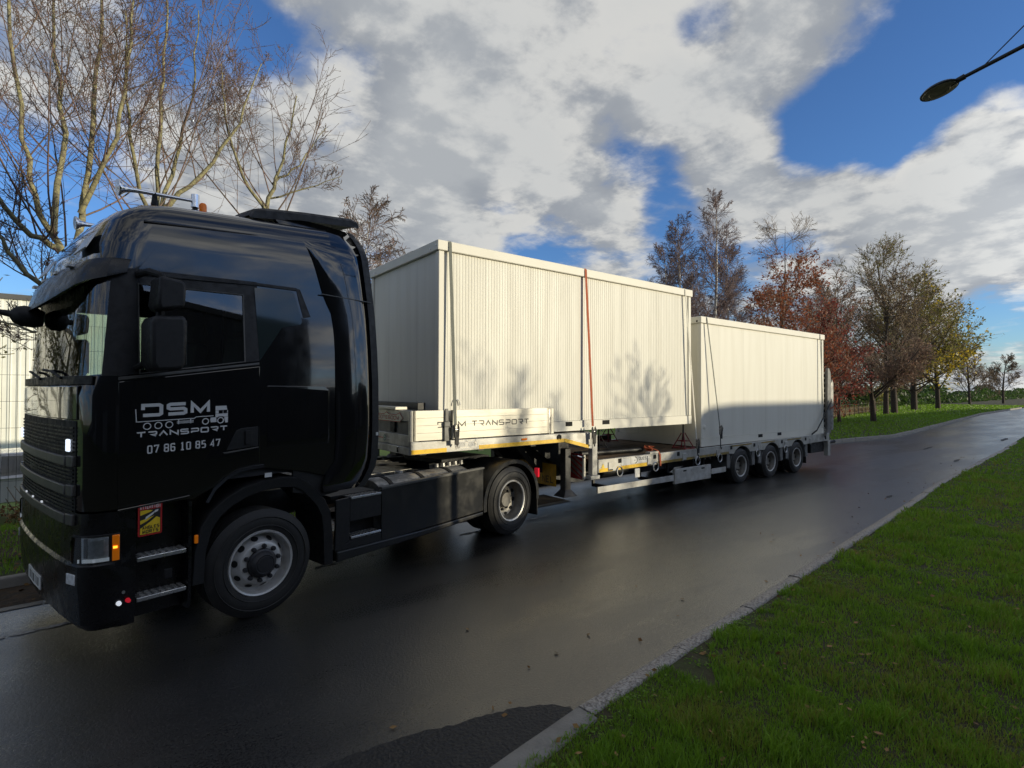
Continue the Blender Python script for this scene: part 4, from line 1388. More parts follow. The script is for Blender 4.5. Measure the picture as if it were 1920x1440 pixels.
# glass
def pane(name, i0, i1, j0, j1, mat, push=0.004):
    m = MB()
    m.grid([[cab_pt(r, COLS[j]) for j in range(j0, j1 + 1)] for r in (i0, i1)])
    return m.build(name, mat, TR, smooth=True, angle=60)
pane('windscreen', 3, 4, scr0, scr1, 'windscreen_glass')
pane('door_window', 3, 4, i17, i98, 'side_glass')
pane('door_window', 3, 4, min(far_win), max(far_win) + 1, 'side_glass')
def window_seal(far):
    s = (lambda y: 2 * YC - y) if far else (lambda y: y)
    pts = []
    for j in [i17] + list(range(i17, i98 + 1)):
        p = cab_pt(4, COLS[j]); pts.append((p[0], s(p[1] - .004), p[2] - .004))
    for j in range(i98, i17 - 1, -1):
        p = cab_pt(3, COLS[j]); pts.append((p[0], s(p[1] - .004), p[2] + .004))
    pts.append(pts[0])
    m = MB().tube(pts[1:], .007, 6, caps=False)
    return m.build('window_seal', 'grey_trim', TR, smooth=True)
window_seal(False); window_seal(True)
def side_panel(name, poly, mat, parent=None, out=.004, thick=.006, bevel=0.0, far=False, smooth=False):
    """polygon (x, z) lying on the cab side, following its tumblehome"""
    m = MB()
    n = len(poly)
    s = (lambda y: 2 * YC - y) if far else (lambda y: y)
    a = [(x, s(side_y(z) - out), z) for x, z in poly]
    b_ = [(x, s(side_y(z) - out + thick), z) for x, z in poly]
    m.add(a + b_, [tuple(range(n)), tuple(range(2 * n - 1, n - 1, -1))] + [(i, i + n, (i + 1) % n + n, (i + 1) % n) for i in range(n)])
    return m.build(name, mat, parent or TR, bevel=bevel, smooth=smooth)
BW = [(-.065, 3.055), (.10, 3.065), (.30, 3.075), (.325, 3.05), (.36, 2.92), (.395, 2.79), (.36, 2.68), (.31, 2.59), (.26, 2.52), (.20, 2.46), (.12, 2.41), (-.035, 2.37)]
for fr_ in (False, True):
    side_panel('bunk_window', BW, 'car_glass', far=fr_, out=.006, thick=.004)
    side_panel('roof_rail', [(-1.0, 3.045), (-.53, 3.075), (-.09, 3.105), (.35, 3.115), (.35, 3.085), (-.09, 3.075), (-.53, 3.045), (-1.0, 3.015)], 'black_plastic', far=fr_, out=.012, thick=.014, bevel=.004)
    side_panel('window_corner_trim', [(.345, 3.11), (.385, 3.105), (.49, 2.84), (.41, 2.82)], 'black_plastic', far=fr_, out=.007, thick=.008)
    side_panel('belt_highlight', [(-1.12, 2.195), (-.04, 2.355), (-.04, 2.335), (-1.12, 2.17)], 'grey_trim', far=fr_, out=.008, thick=.008, bevel=.003)  # grey strip painting the highlight line along the belt
    side_panel('roof_crease', [(-.94, 3.474), (-.043, 3.568), (.20, 3.594), (.20, 3.585), (-.043, 3.555), (-.94, 3.458)], 'black_plastic', far=fr_, out=.012, thick=.016, bevel=.003)
    dr = side_panel('door', [(-1.118, 1.19), (-.66, 1.215), (-.46, 1.25), (-.33, 1.345), (-.22, 1.40), (-.035, 1.42), (-.035, 2.32), (-1.118, 2.16)], 'black_paint', far=fr_, out=.007, thick=.012, bevel=.006)
    side_panel('locker_door', [(.03, 1.56), (.66, 1.56), (.67, 1.62), (.67, 2.10), (.62, 2.14), (.03, 2.14)], 'black_paint', far=fr_, out=.006, thick=.010, bevel=.006)
    side_panel('sill_ridge', [(-1.12, 1.178), (-.78, 1.203), (-.62, 1.218), (-.62, 1.208), (-.78, 1.185), (-1.12, 1.157)], 'black_paint', far=fr_, out=.014, thick=.02, bevel=.006)
    hd = side_panel('door_handle', [(-.33, 1.565), (-.055, 1.585), (-.055, 1.765), (-.20, 1.755), (-.25, 1.735)], 'black_plastic', dr, far=fr_, out=.010, thick=.010, bevel=.004)
    side_panel('grip', [(-.175, 1.60), (-.115, 1.605), (-.115, 1.735), (-.175, 1.73)], 'matt_black', dr, far=fr_, out=.026, thick=.014, bevel=.006)
    side_panel('handle_edge', [(-.36, 1.548), (-.05, 1.578), (-.05, 1.567), (-.345, 1.536)], 'grey_trim', dr, far=fr_, out=.015, thick=.012, bevel=.003)
    # arch edge over the wheel and flared wing
    yb = (lambda y: 2 * YC - y) if fr_ else (lambda y: y)
    def arch(pts, w, name, mat, yo, yi):
        m = MB()
        rws = []
        for i, (x, z) in enumerate(pts):
            a = pts[max(i - 1, 0)]
            b_ = pts[min(i + 1, len(pts) - 1)]
            t = Vector((b_[0] - a[0], b_[1] - a[1])).normalized()
            nn = Vector((-t.y, t.x))
            ix, iz = x - nn.x * w, z - nn.y * w
            rws.append([(x, yb(yi), z), (x, yb(yo + .015), z), (x + (ix - x) * .12, yb(yo), z + (iz - z) * .12), (ix, yb(yo + .01), iz), (ix, yb(yi), iz)])
        m.grid(rws)
        return m.build(name, mat, TR, smooth=True, angle=45)
    arch([(-.50, 1.14), (-.44, 1.245), (-.34, 1.335), (-.23, 1.39), (-.10, 1.408), (.0, 1.41)], .035, 'arch_edge', 'black_paint', -.012, .05)
    arch([(-.60, .45), (-.585, .72), (-.53, .93), (-.44, 1.06), (-.32, 1.155), (-.17, 1.225), (0, 1.262), (.18, 1.27), (.34, 1.252), (.45, 1.19), (.55, 1.09), (.64, .98), (.70, .85), (.725, .65), (.735, .31)], .10, 'wheel_arch', 'black_plastic', -.005, .55)
    # side deflector behind the cab
    SEAM = [(1.06, .60, 1.10), (1.14, .60, 1.17), (1.25, .64, 1.24), (1.36, .73, 1.27), (1.6, .75, 1.285), (1.83, .75, 1.285), (2.2, .745, 1.285), (2.54, .74, 1.285), (2.75, .735, 1.28), (2.9, .72, 1.275),
            (3.1, .63, 1.26), (3.3, .57, 1.235), (3.44, .52, 1.22), (3.53, .47, 1.215), (3.6, .38, 1.21), (3.70, .28, 1.205), (3.80, .23, 1.195), (3.89, .22, 1.15)]
    rws, rear = [], []
    for z, a, b_ in SEAM:
        y0 = side_y(z) - .018
        e = b_ - .10
        rws.append([(a, yb(y0 + .05), z), (a, yb(y0 + .008), z)] + [(a + (e - a) * t, yb(y0 - .022 * math.sin(math.pi * t) + .0 * t), z) for t in (.04, .2, .4, .6, .8, 1)])
        rear.append([(e + .002, yb(y0 - .004), z), (b_ - .01, yb(y0 + .002), z), (b_, yb(y0 + .02), z), (b_ - .005, yb(y0 + .07), z), (e, yb(y0 + .07), z)])
    m = MB(); m.grid(rws)
    df = m.build('side_deflector', 'black_paint', TR, smooth=True, angle=50, solid=.01)
    m = MB(); m.grid(rear)
    m.build('deflector_edge', 'black_plastic', df, smooth=True, angle=50)
    side_panel('deflector_joint', [(.60, 3.085), (1.205, 3.075), (1.205, 3.083), (.60, 3.093)], 'grey_trim', df, far=fr_, out=.044, thick=.02)
# lower rear corner of the cab between arch and deflector
for fr_ in (False, True):
    side_panel('rear_corner_panel', [(.30, 1.10), (.62, 1.02), (.80, 1.04), (.80, 1.45), (.30, 1.45)], 'matt_black', far=fr_, out=-.02, thick=.03)
# roof spoiler
mb = MB()
sp = [(-.02, 3.80), (.02, 3.87), (.12, 3.905), (.55, 3.975), (1.09, 4.045), (1.18, 4.035), (1.20, 3.985), (1.10, 3.975), (.5, 3.90), (.15, 3.83)]
rws = []
for y, dz in ((.27, -.03), (.30, 0), (.6, .02), (YC, .03), (1.9, .02), (2.2, 0), (2.23, -.03)):
    rws.append([(x, y, z + dz) for x, z in sp])
mb.grid(rws, closed=True)
mb.add(rws[0], [tuple(range(len(sp)))]); mb.add(rws[-1], [tuple(range(len(sp) - 1, -1, -1))])
spo = mb.build('roof_spoiler', 'black_plastic', TR, smooth=True, angle=40)
for y in (.45, 2.05):
    pass
# rear wall of the cab between the deflectors
MB().box(.745, .80, .10, 2.40, 1.15, 3.62).build('cab_rear_wall', 'matt_black', TR)

# -- helpers that follow the rounded front
def front_path(off=0.0, side_from=-1.13, ins=0.0):
    """dense polyline round the nose, pushed outward by off; returns points and running lengths"""
    pts = [(side_from, 0.0)] + FRONT[0:] + [(side_from, 2 * YC)] if side_from > -1.13 else list(FRONT)
    P = [Vector(p) for p in pts]
    out = []
    for i, p in enumerate(P):
        a, b_ = P[max(0, i - 1)], P[min(len(P) - 1, i + 1)]
        t = (b_ - a).normalized()
        out.append(p + Vector((-abs(t.y), 0)) * off + Vector((0, -1 if p.y < YC else 1)) * off * abs(t.x))
    s = [0.0]
    for i in range(1, len(P)):
        s.append(s[-1] + (P[i] - P[i - 1]).length)
    return out, s
S_TOT = front_path(0)[1][-1]
def front_at(sv, off, dxx=0.0):
    if sv < 0:
        return -1.13 - sv + dxx, -off
    if sv > S_TOT:
        return -1.13 + (sv - S_TOT) + dxx, 2 * YC + off
    pts, s = front_path(off)
    xs = np.interp(sv, s, [p.x for p in pts])
    ys = np.interp(sv, s, [p.y for p in pts])
    return float(xs) + dxx, float(ys)
S_TOT = front_path(0)[1][-1]
def patch(name, s0, s1, z0, z1, off, mat, parent=None, n=8, dxx=0.0, thick=.02, bevel=.004, z0b=None, z1b=None, smooth=True):
    """plate that wraps the nose from s0 to s1"""
    m = MB()
    z0b = z0 if z0b is None else z0b
    z1b = z1 if z1b is None else z1b
    A, B, C_, D_ = [], [], [], []
    for k in range(n + 1):
        t = k / n
        sv = s0 + (s1 - s0) * t
        xo, yo = front_at(sv, off, dxx)
        xi, yi = front_at(sv, off - thick, dxx)
        za, zb = z0 + (z0b - z0) * t, z1 + (z1b - z1) * t
        A.append((xo, yo, za)); B.append((xo, yo, zb)); C_.append((xi, yi, zb)); D_.append((xi, yi, za))
    m.grid([A, B, C_, D_, A])
    m.add([A[0], B[0], C_[0], D_[0]], [(0, 1, 2, 3)])
    m.add([A[-1], B[-1], C_[-1], D_[-1]], [(3, 2, 1, 0)])
    return m.build(name, mat, parent or TR, bevel=bevel, smooth=smooth, angle=45)
SG = .30                                                    # where the grille starts on the nose
grille = patch('grille', SG, S_TOT - SG, 1.02, 1.86, .006, 'matt_black', n=24)
for z in (1.555, 1.335, 1.115):
    patch('grille_bar', SG + .12, S_TOT - SG - .12, z - .042, z + .034, .035, 'grey_trim', grille, n=24, thick=.03, bevel=.008)
    patch('grille_bar_end', SG - .005, SG + .115, z - .045, z + .04, .028, 'grey_trim', grille, n=4, thick=.03, bevel=.008)
    patch('grille_bar_end', S_TOT - SG - .115, S_TOT - SG + .005, z - .045, z + .04, .028, 'grey_trim', grille, n=4, thick=.03, bevel=.008)
for z in [1.17 + .028 * k for k in range(5)] + [1.395 + .028 * k for k in range(4)] + [1.62 + .03 * k for k in range(7)]:
    patch('grille_slat', SG + .02, S_TOT - SG - .02, z, z + .012, .016, 'black_plastic', grille, n=20, thick=.01, bevel=0)
for k in range(3):
    sc = S_TOT / 2 - .35 + .35 * k
    patch('position_lamp', sc, sc + .03, 1.158, 1.172, .04, 'white_lamp_dim', grille, n=2, thick=.01, bevel=0)
patch('front_panel', SG - .02, S_TOT - SG + .02, 1.865, 2.13, .010, 'black_paint', n=24, bevel=.012)
patch('scuttle', .16, S_TOT - .16, 2.135, 2.205, .012, 'black_plastic', n=24, dxx=.01)
for s0 in (SG + .06, S_TOT - SG - .12):
    patch('driving_lamp', s0, s0 + .06, 1.625, 1.72, .03, 'white_lamp', grille, n=4, thick=.02, bevel=.008)
m = MB()
lettering(m, 'SCaNIa', 0, 1.42, .05, .075, .058, .010, .001, lambda u, v, d: (front_at(S_TOT / 2 + .22 - u, .03 + d)[0], front_at(S_TOT / 2 + .22 - u, .03)[1], v))
m.build('grille_lettering', 'grey_trim', grille)
# bumper with recessed steps
BC = [(-.60, 0, 'n'), (-.625, 0, 'n'), (-.63, .15, 'n'), (-.99, .15, 'n'), (-.995, 0, 'n'), (-1.06, 0, 'n')]
BR = [(.27, -.05), (.33, 0), (.62, .028), (.775, .03), (.80, .014), (1.0, .012), (1.165, .004)]
rws = []
for z, off in BR:
    pts, s = front_path(off)
    r_ = [(x, y if y else -off * .4, z) for x, y, _ in BC] + [(p.x, p.y, z) for p in pts] + [(x, 2 * YC - (y if y else -off * .4), z) for x, y, _ in BC[::-1]]
    rws.append(r_)
mb = MB(); mb.grid(rws)
bump = mb.build('bumper', 'bumper_black', TR, smooth=True, angle=30)
MB().box(-1.25, -.62, .16, 2.34, .33, 1.15).build('bumper_core', 'matt_black', bump)
for far in (False, True):
    yb = (lambda a, b_: (2 * YC - b_, 2 * YC - a)) if far else (lambda a, b_: (a, b_))
    for z in (.775, .46):
        ya, y2 = yb(.004, .15)
        st = MB().box(-.985, -.632, ya, y2, z - .035, z).build('step', 'aluminium', bump, bevel=.006)
        m = MB()
        for q in range(7):
            for w in range(3):
                cx, cy = -.95 + q * .047, .03 + w * .042
                ya, y2 = yb(cy, cy + .02)
                m.box(cx, cx + .028, ya, y2, z + .0005, z + .006)
        m.build('tread', 'dull_steel', st)
    ya, y2 = yb(-.004, .01)
    MB().box(-.80, -.74, ya, y2, .56, .64).build('tie_down', 'matt_black', bump, bevel=.008)
def mirror_s(s0, s1, far):
    return (S_TOT - s1, S_TOT - s0) if far else (s0, s1)
for far in (False, True):
    a, b_ = mirror_s(-.03, .30, far)
    hl = patch('headlight', a, b_, .79, 1.005, .020, 'matt_black', bump, n=10)
    a, b_ = mirror_s(.035, .29, far)
    patch('reflector', a, b_, .835, .985, .024, 'headlight_reflector', hl, n=6, thick=.004, bevel=.0)
    a, b_ = mirror_s(.06, .15, far)
    patch('lamp_unit', a, b_, .86, .97, .030, 'headlight_reflector', hl, n=4, thick=.006, bevel=.002)
    a, b_ = mirror_s(.155, .175, far)
    patch('divider', a, b_, .84, .985, .032, 'matt_black', hl, n=2, thick=.006, bevel=0)
    a, b_ = mirror_s(.03, .295, far)
    patch('running_lamp', a, b_, .805, .832, .032, 'running_strip', hl, n=6, thick=.006, bevel=0)
    patch('lens', a, b_, .80, .995, .036, 'clear_lens', hl, n=8, thick=.002, bevel=0)
    a, b_ = mirror_s(-.024, .014, far)
    ind = patch('indicator', a, b_, .80, .995, .034, 'amber_lens', hl, n=4, thick=.012, bevel=.004)
    a, b_ = mirror_s(-.008, .008, far)
    patch('indicator_bulb', a, b_, .895, .912, .040, 'amber_lamp', ind, n=2, thick=.004, bevel=0)
    a, b_ = mirror_s(.235, .345, far)
    fo = patch('fog_lamp', a, b_, .635, .715, .036, 'headlight_reflector', bump, n=4, thick=.01, bevel=.004)
yo = -.03
MB().tube([(-1.105, .0, .465), (-1.105, -.035, .465)], [.019, .016], 10).build('marker_lamp', 'white_lamp_dim', bump)
MB().tube([(-1.045, .0, .47), (-1.045, -.035, .47)], [.018, .015], 10).build('marker_lamp', 'red_lamp', bump)
MB().tube([(-1.075, .0, .54), (-1.075, -.02, .54)], .012, 8).build('marker_bolt', 'aluminium', bump)
MB().box(-.578, -.55, -.012, .01, .80, .87).build('side_marker', 'amber_lens', TR, bevel=.004)
pl_ = patch('number_plate', S_TOT / 2 - .26, S_TOT / 2 + .26, .41, .52, .026, 'decal_white', bump, n=4, thick=.008, bevel=0)
for k in range(7):
    s0 = S_TOT / 2 - .20 + k * .058
    patch('plate_mark', s0, s0 + (.012 if k % 3 else .03), .43, .50, .0275, 'decal_black', pl_, n=1, thick=.002, bevel=0)
# wipers
for s0, s1 in ((.62, 1.25), (1.3, 1.95)):
    a, b_ = front_at(s0, .03), front_at(s1, .03)
    MB().tube([(a[0] + .02, a[1], 2.19), (a[0] + .015, (a[1] + b_[1]) / 2, 2.25), (b_[0] + .03, b_[1], 2.27)], .011, 6).build('wiper', 'matt_black', TR)
# sun visor round the top of the windscreen
VW = []
ns = 24
for k in range(ns + 1):
    t = k / ns
    s_ = .02 + (S_TOT - .04) * t
    w = math.sin(math.pi * min(1, max(0, t))) ** .7
    rw = []
    for off, z, dd in ((.0, 3.135, .125), (.012 + .035 * w, 3.125, .12), (.02 + .085 * w, 3.09 - .06 * w, .11), (.022 + .135 * w, 3.035 - .21 * w, .10), (.022 + .138 * w, 3.025 - .22 * w, .10), (.005 + .115 * w, 3.03 - .215 * w, .10), (.0 + .03 * w, 3.03, .11)):
        x, y = front_at(s_, off, dd)
        ins = .075
        rw.append((x, YC + (y - YC) * (YC - ins) / YC, z))
    VW.append(rw)
mb = MB(); mb.grid(VW)
vis = mb.build('sun_visor', 'bumper_black', TR, smooth=True, angle=30)
for y in (.55, 1.0, 1.5, 1.95):
    MB().box(-1.345, -1.305, y - .05, y + .05, 3.09, 3.11).build('visor_lamp', 'headlight_reflector', vis)
# roof lamps in the high roof
for y in (.5, 2.0):
    m = MB()
    m.add([(-1.265, y - .20, 3.22), (-1.265, y + .20, 3.22), (-1.195, y + .18, 3.36), (-1.195, y - .18, 3.36)], [(0, 1, 2, 3)])
    m.build('roof_lamp', 'headlight_reflector', TR, solid=.01)
# mirrors
def mirror_unit(far):
    s = (lambda y: 2 * YC - y) if far else (lambda y: y)
    def pod(name, prof, y0, y1, mat, par, bv=.03):
        m = MB(); m.prism(prof, s(y0), s(y1), 'y')
        return m.build(name, mat, par, bevel=bv, seg=3, smooth=True)
    a = pod('mirror', [(-.99, 2.655), (-.775, 2.675), (-.765, 2.60), (-.77, 2.30), (-.80, 2.25), (-.97, 2.235), (-1.005, 2.29), (-1.01, 2.60)], -.36, -.10, 'black_plastic', TR)
    pod('wide_angle_mirror', [(-.945, 2.965), (-.79, 2.95), (-.765, 2.91), (-.775, 2.74), (-.94, 2.70), (-.965, 2.75)], -.34, -.10, 'black_plastic', a)
    m = MB()
    m.add([(-.766, s(-.335), 2.29), (-.766, s(-.125), 2.29), (-.766, s(-.125), 2.64), (-.766, s(-.335), 2.64)], [(0, 1, 2, 3)])
    m.build('mirror_glass', 'chrome', a, solid=.003)
    m = MB().tube([(-.98, s(.06), 3.02), (-.95, s(-.08), 3.03), (-.90, s(-.20), 2.99), (-.88, s(-.22), 2.9)], .028, 8)
    m.tube([(-1.0, s(.03), 2.27), (-.98, s(-.10), 2.30)], .025, 8)
    m.tube([(-.90, s(-.18), 2.72), (-.90, s(-.18), 2.64)], .03, 8)
    m.build('mirror_arm', 'matt_black', a, smooth=True)
mirror_unit(False); mirror_unit(True)
# front-view mirror pod on the visor's far end
m = MB()
m.lathe([(0, -.16), (.055, -.15), (.075, -.08), (.078, .04), (.06, .11), (.025, .15), (.02, .24)], (0, 0, 0), 'y', 14)
fm = m.build('front_mirror', 'matt_black', TR, smooth=True)
fm.location = (-1.43, 1.60, 2.77)
fm.scale = (1.25, .78, 1.25)
fm.rotation_euler = (R(8), 0, R(78))
# roof horns and beacons
for y in (.50, 2.0):
    hz = .0
    m = MB()
    a, b_ = Vector((-.99, y, 3.785)), Vector((-.42, y, 3.83))
    pts = [a.lerp(b_, t) for t in (-.06, -.045, -.01, .04, .10, .2, .45, .85, 1.0)]
    m.tube(pts, [.068, .070, .056, .034, .024, .019, .016, .015, .015], 16)
    hn = m.build('roof_horn', 'chrome', TR, smooth=True, angle=50)
    hn.location = (0, 0, .035)
    MB().tube([(-.425, y, 3.77), (-.425, y, 3.89)], [.034, .034], 12).build('horn_body', 'chrome', hn, smooth=True, angle=50)
    MB().tube([(-.75, y, 3.70), (-.75, y, 3.81)], [.03, .018], 8).build('horn_foot', 'matt_black', hn)
    MB().tube([(-.425, y, 3.70), (-.425, y, 3.80)], [.03, .02], 8).build('horn_foot', 'matt_black', hn)
    m = MB().lathe([(0, .035), (.022, .033), (.030, .02), (.032, 0), (.032, -.06)], (-.35, y + .02, 3.835), 'z', 14)
    m.build('beacon', 'amber_lens', TR, smooth=True)
    m = MB().lathe([(0, .03), (.018, .028), (.024, .015), (.024, -.06)], (-.74, y + .06, 3.755), 'z', 10)
    m.build('roof_marker_lamp', 'amber_lens', TR, smooth=True)

# -- interior
MB().box(-1.20, .70, .06, 2.44, 1.30, 1.36).build('cab_floor', 'dash_grey', TR)
m = MB()
m.prism([(-1.30, 1.40), (-1.30, 2.16), (-1.16, 2.20), (-.95, 2.12), (-.86, 1.95), (-.95, 1.40)], .12, 2.38, 'y')
m.build('dashboard', 'dash_grey', TR, bevel=.03)
for y in (.62, 1.88):
    m = MB().box(-.55, .0, y - .26, y + .26, 1.80, 1.97)
    m.prism([(-.12, 1.9), (.03, 1.9), (.14, 2.62), (.0, 2.64)], y - .25, y + .25, 'y')
    m.prism([(.0, 2.66), (.10, 2.66), (.13, 2.88), (.04, 2.88)], y - .14, y + .14, 'y')
    m.box(-.45, -.05, y - .16, y + .16, 1.36, 1.80)
    m.build('seat', 'seat_fabric', TR, bevel=.04)
m = MB()
c = Vector((-.70, .62, 2.18))
ring = []
for k in range(25):
    a = 2 * math.pi * k / 24
    ring.append(c + Vector((.10 * math.sin(a) * 1.0, .22 * math.cos(a), .20 * math.sin(a))))
m.tube(ring, .016, 8, caps=False)
m.tube([c, (-.98, .62, 2.02)], .03, 8)
m.tube([ring[0], c, ring[12]], .014, 6)
m.build('steering_wheel', 'matt_black', TR, smooth=True)
MB().box(.60, .62, .1, 2.4, 1.5, 3.4).build('bunk_curtain', 'curtain', TR)

# -- door decals
def to_side(u, v, d):
    return (u, -.0085 - d, v)
logo = MB()
slope = .035
def to_logo(u, v, d):
    return (u, -.0085 - d, v + (u + 1.0) * slope)
lettering(logo, 'DSM', -.972, 1.880, .105, .176, .152, .026, .0015, to_logo)
lettering(logo, 'TRANSPORT', -1.003, 1.718, .046, .0768, .066, .0105, .0015, to_logo)
lettering(logo, '07 86 10 85 47', -.928, 1.586, .066, .0455, .036, .0095, .0015, to_logo)
# truck silhouette: rear frame, deck line, wheels, cab
st = lambda pts, w: stroke(logo, pts, w, .0012, to_logo)
st([(-1.008, 1.945), (-1.002, 1.845), (-.74, 1.845), (-.59, 1.845), (-.575, 1.856), (-.44, 1.856)], .006)
for cx in (-.930, -.853, -.776):
    st([(cx + .025 * math.cos(R(a)), 1.806 + .025 * math.sin(R(a))) for a in range(0, 361, 24)], .007)
for cx in (-.503, -.382):
    st([(cx + .024 * math.cos(R(a)), 1.812 + .024 * math.sin(R(a))) for a in range(0, 361, 24)], .008)
for k in range(3):
    st([(-.72, 1.812 + .008 * k), (-.595, 1.812 + .008 * k)], .004)
st([(-.708, 1.805), (-.708, 1.842)], .008); st([(-.618, 1.805), (-.618, 1.842)], .008)
def plate2(pts, d=.0012):
    n = len(pts)
    logo.add([to_logo(u, v, d) for u, v in pts], [tuple(range(n))])
plate2([(-.466, 1.822), (-.462, 1.800), (-.415, 1.800), (-.418, 1.842), (-.462, 1.842)])
plate2([(-.424, 1.938), (-.333, 1.938), (-.328, 1.902), (-.424, 1.902)])
plate2([(-.424, 1.8995), (-.398, 1.8995), (-.398, 1.873), (-.424, 1.873)])
plate2([(-.424, 1.8705), (-.322, 1.8705), (-.322, 1.842), (-.352, 1.842), (-.366, 1.846), (-.398, 1.846), (-.412, 1.838), (-.424, 1.846)])
plate2([(-.320, 1.840), (-.322, 1.790), (-.343, 1.790), (-.350, 1.815), (-.352, 1.840)])
plate2([(-.328, 1.8995), (-.322, 1.8995), (-.322, 1.873), (-.328, 1.873)])
plate2([(-.364, 1.8995), (-.360, 1.8995), (-.360, 1.873), (-.364, 1.873)])
tag(logo.build('door_lettering', 'decal_white', TR), 'white DSM TRANSPORT lettering with truck outline and phone number')
# lower halves of the S and M are printed in a darker chrome shade
# blind-spot warning sticker
def stick(pts, d, mat, name='sticker_print', par=None):
    m = MB()
    n = len(pts)
    m.add([to_st(u, v, d) for u, v in pts] + [to_st(u, v, d - .0008) for u, v in pts], [tuple(range(n)), tuple(range(2 * n - 1, n - 1, -1))] + [(i, i + n, (i + 1) % n + n, (i + 1) % n) for i in range(n)])
    return m.build(name, mat, par or TR)
def to_st(u, v, d):
    return (-.985 + u, -.010 - d, .940 + v + u * .03)
s1 = stick(rounded_rect(0, .165, 0, .25, .012), .001, 'decal_red', 'blind_spot_sticker')
stick([(.012, .012), (.153, .012), (.153, .205), (.012, .205)], .002, 'decal_black', par=s1)
stick([(.015, .165), (.085, .185), (.10, .195), (.055, .202), (.015, .202)], .003, 'decal_yellow', par=s1)
stick([(.015, .095), (.06, .115), (.11, .150), (.015, .125)], .003, 'decal_yellow', par=s1)
stick([(.015, .015), (.150, .015), (.150, .125), (.125, .140), (.095, .115), (.015, .062)], .003, 'decal_yellow', par=s1)
stick([(.045, .125), (.105, .165), (.112, .185), (.052, .150)], .0045, 'decal_white', par=s1)
stick([(.110, .172), (.135, .182), (.138, .196), (.114, .192)], .0045, 'decal_white', par=s1)
m = MB(); lettering(m, 'aTTENTION', .012, .211, .026, .0158, .0135, .0036, .001, lambda u, v, d: to_st(u, v, .002 + d)); m.build('sticker_lettering', 'decal_white', s1)
m = MB()
lettering(m, 'aNGLES', .028, .052, .026, .020, .017, .0052, .001, lambda u, v, d: to_st(u, v, .0035 + d))
lettering(m, 'MOrTS', .030, .020, .026, .0225, .019, .0052, .001, lambda u, v, d: to_st(u, v, .0035 + d))
m.build('sticker_lettering', 'decal_black', s1)
MB().box(.01, .075, -.012, -.006, 1.285, 1.325).build('small_label', 'decal_white', TR)
MB().box(1.235, 1.26, -.03, -.02, 1.60, 1.635).build('reflector', 'decal_white', TR)

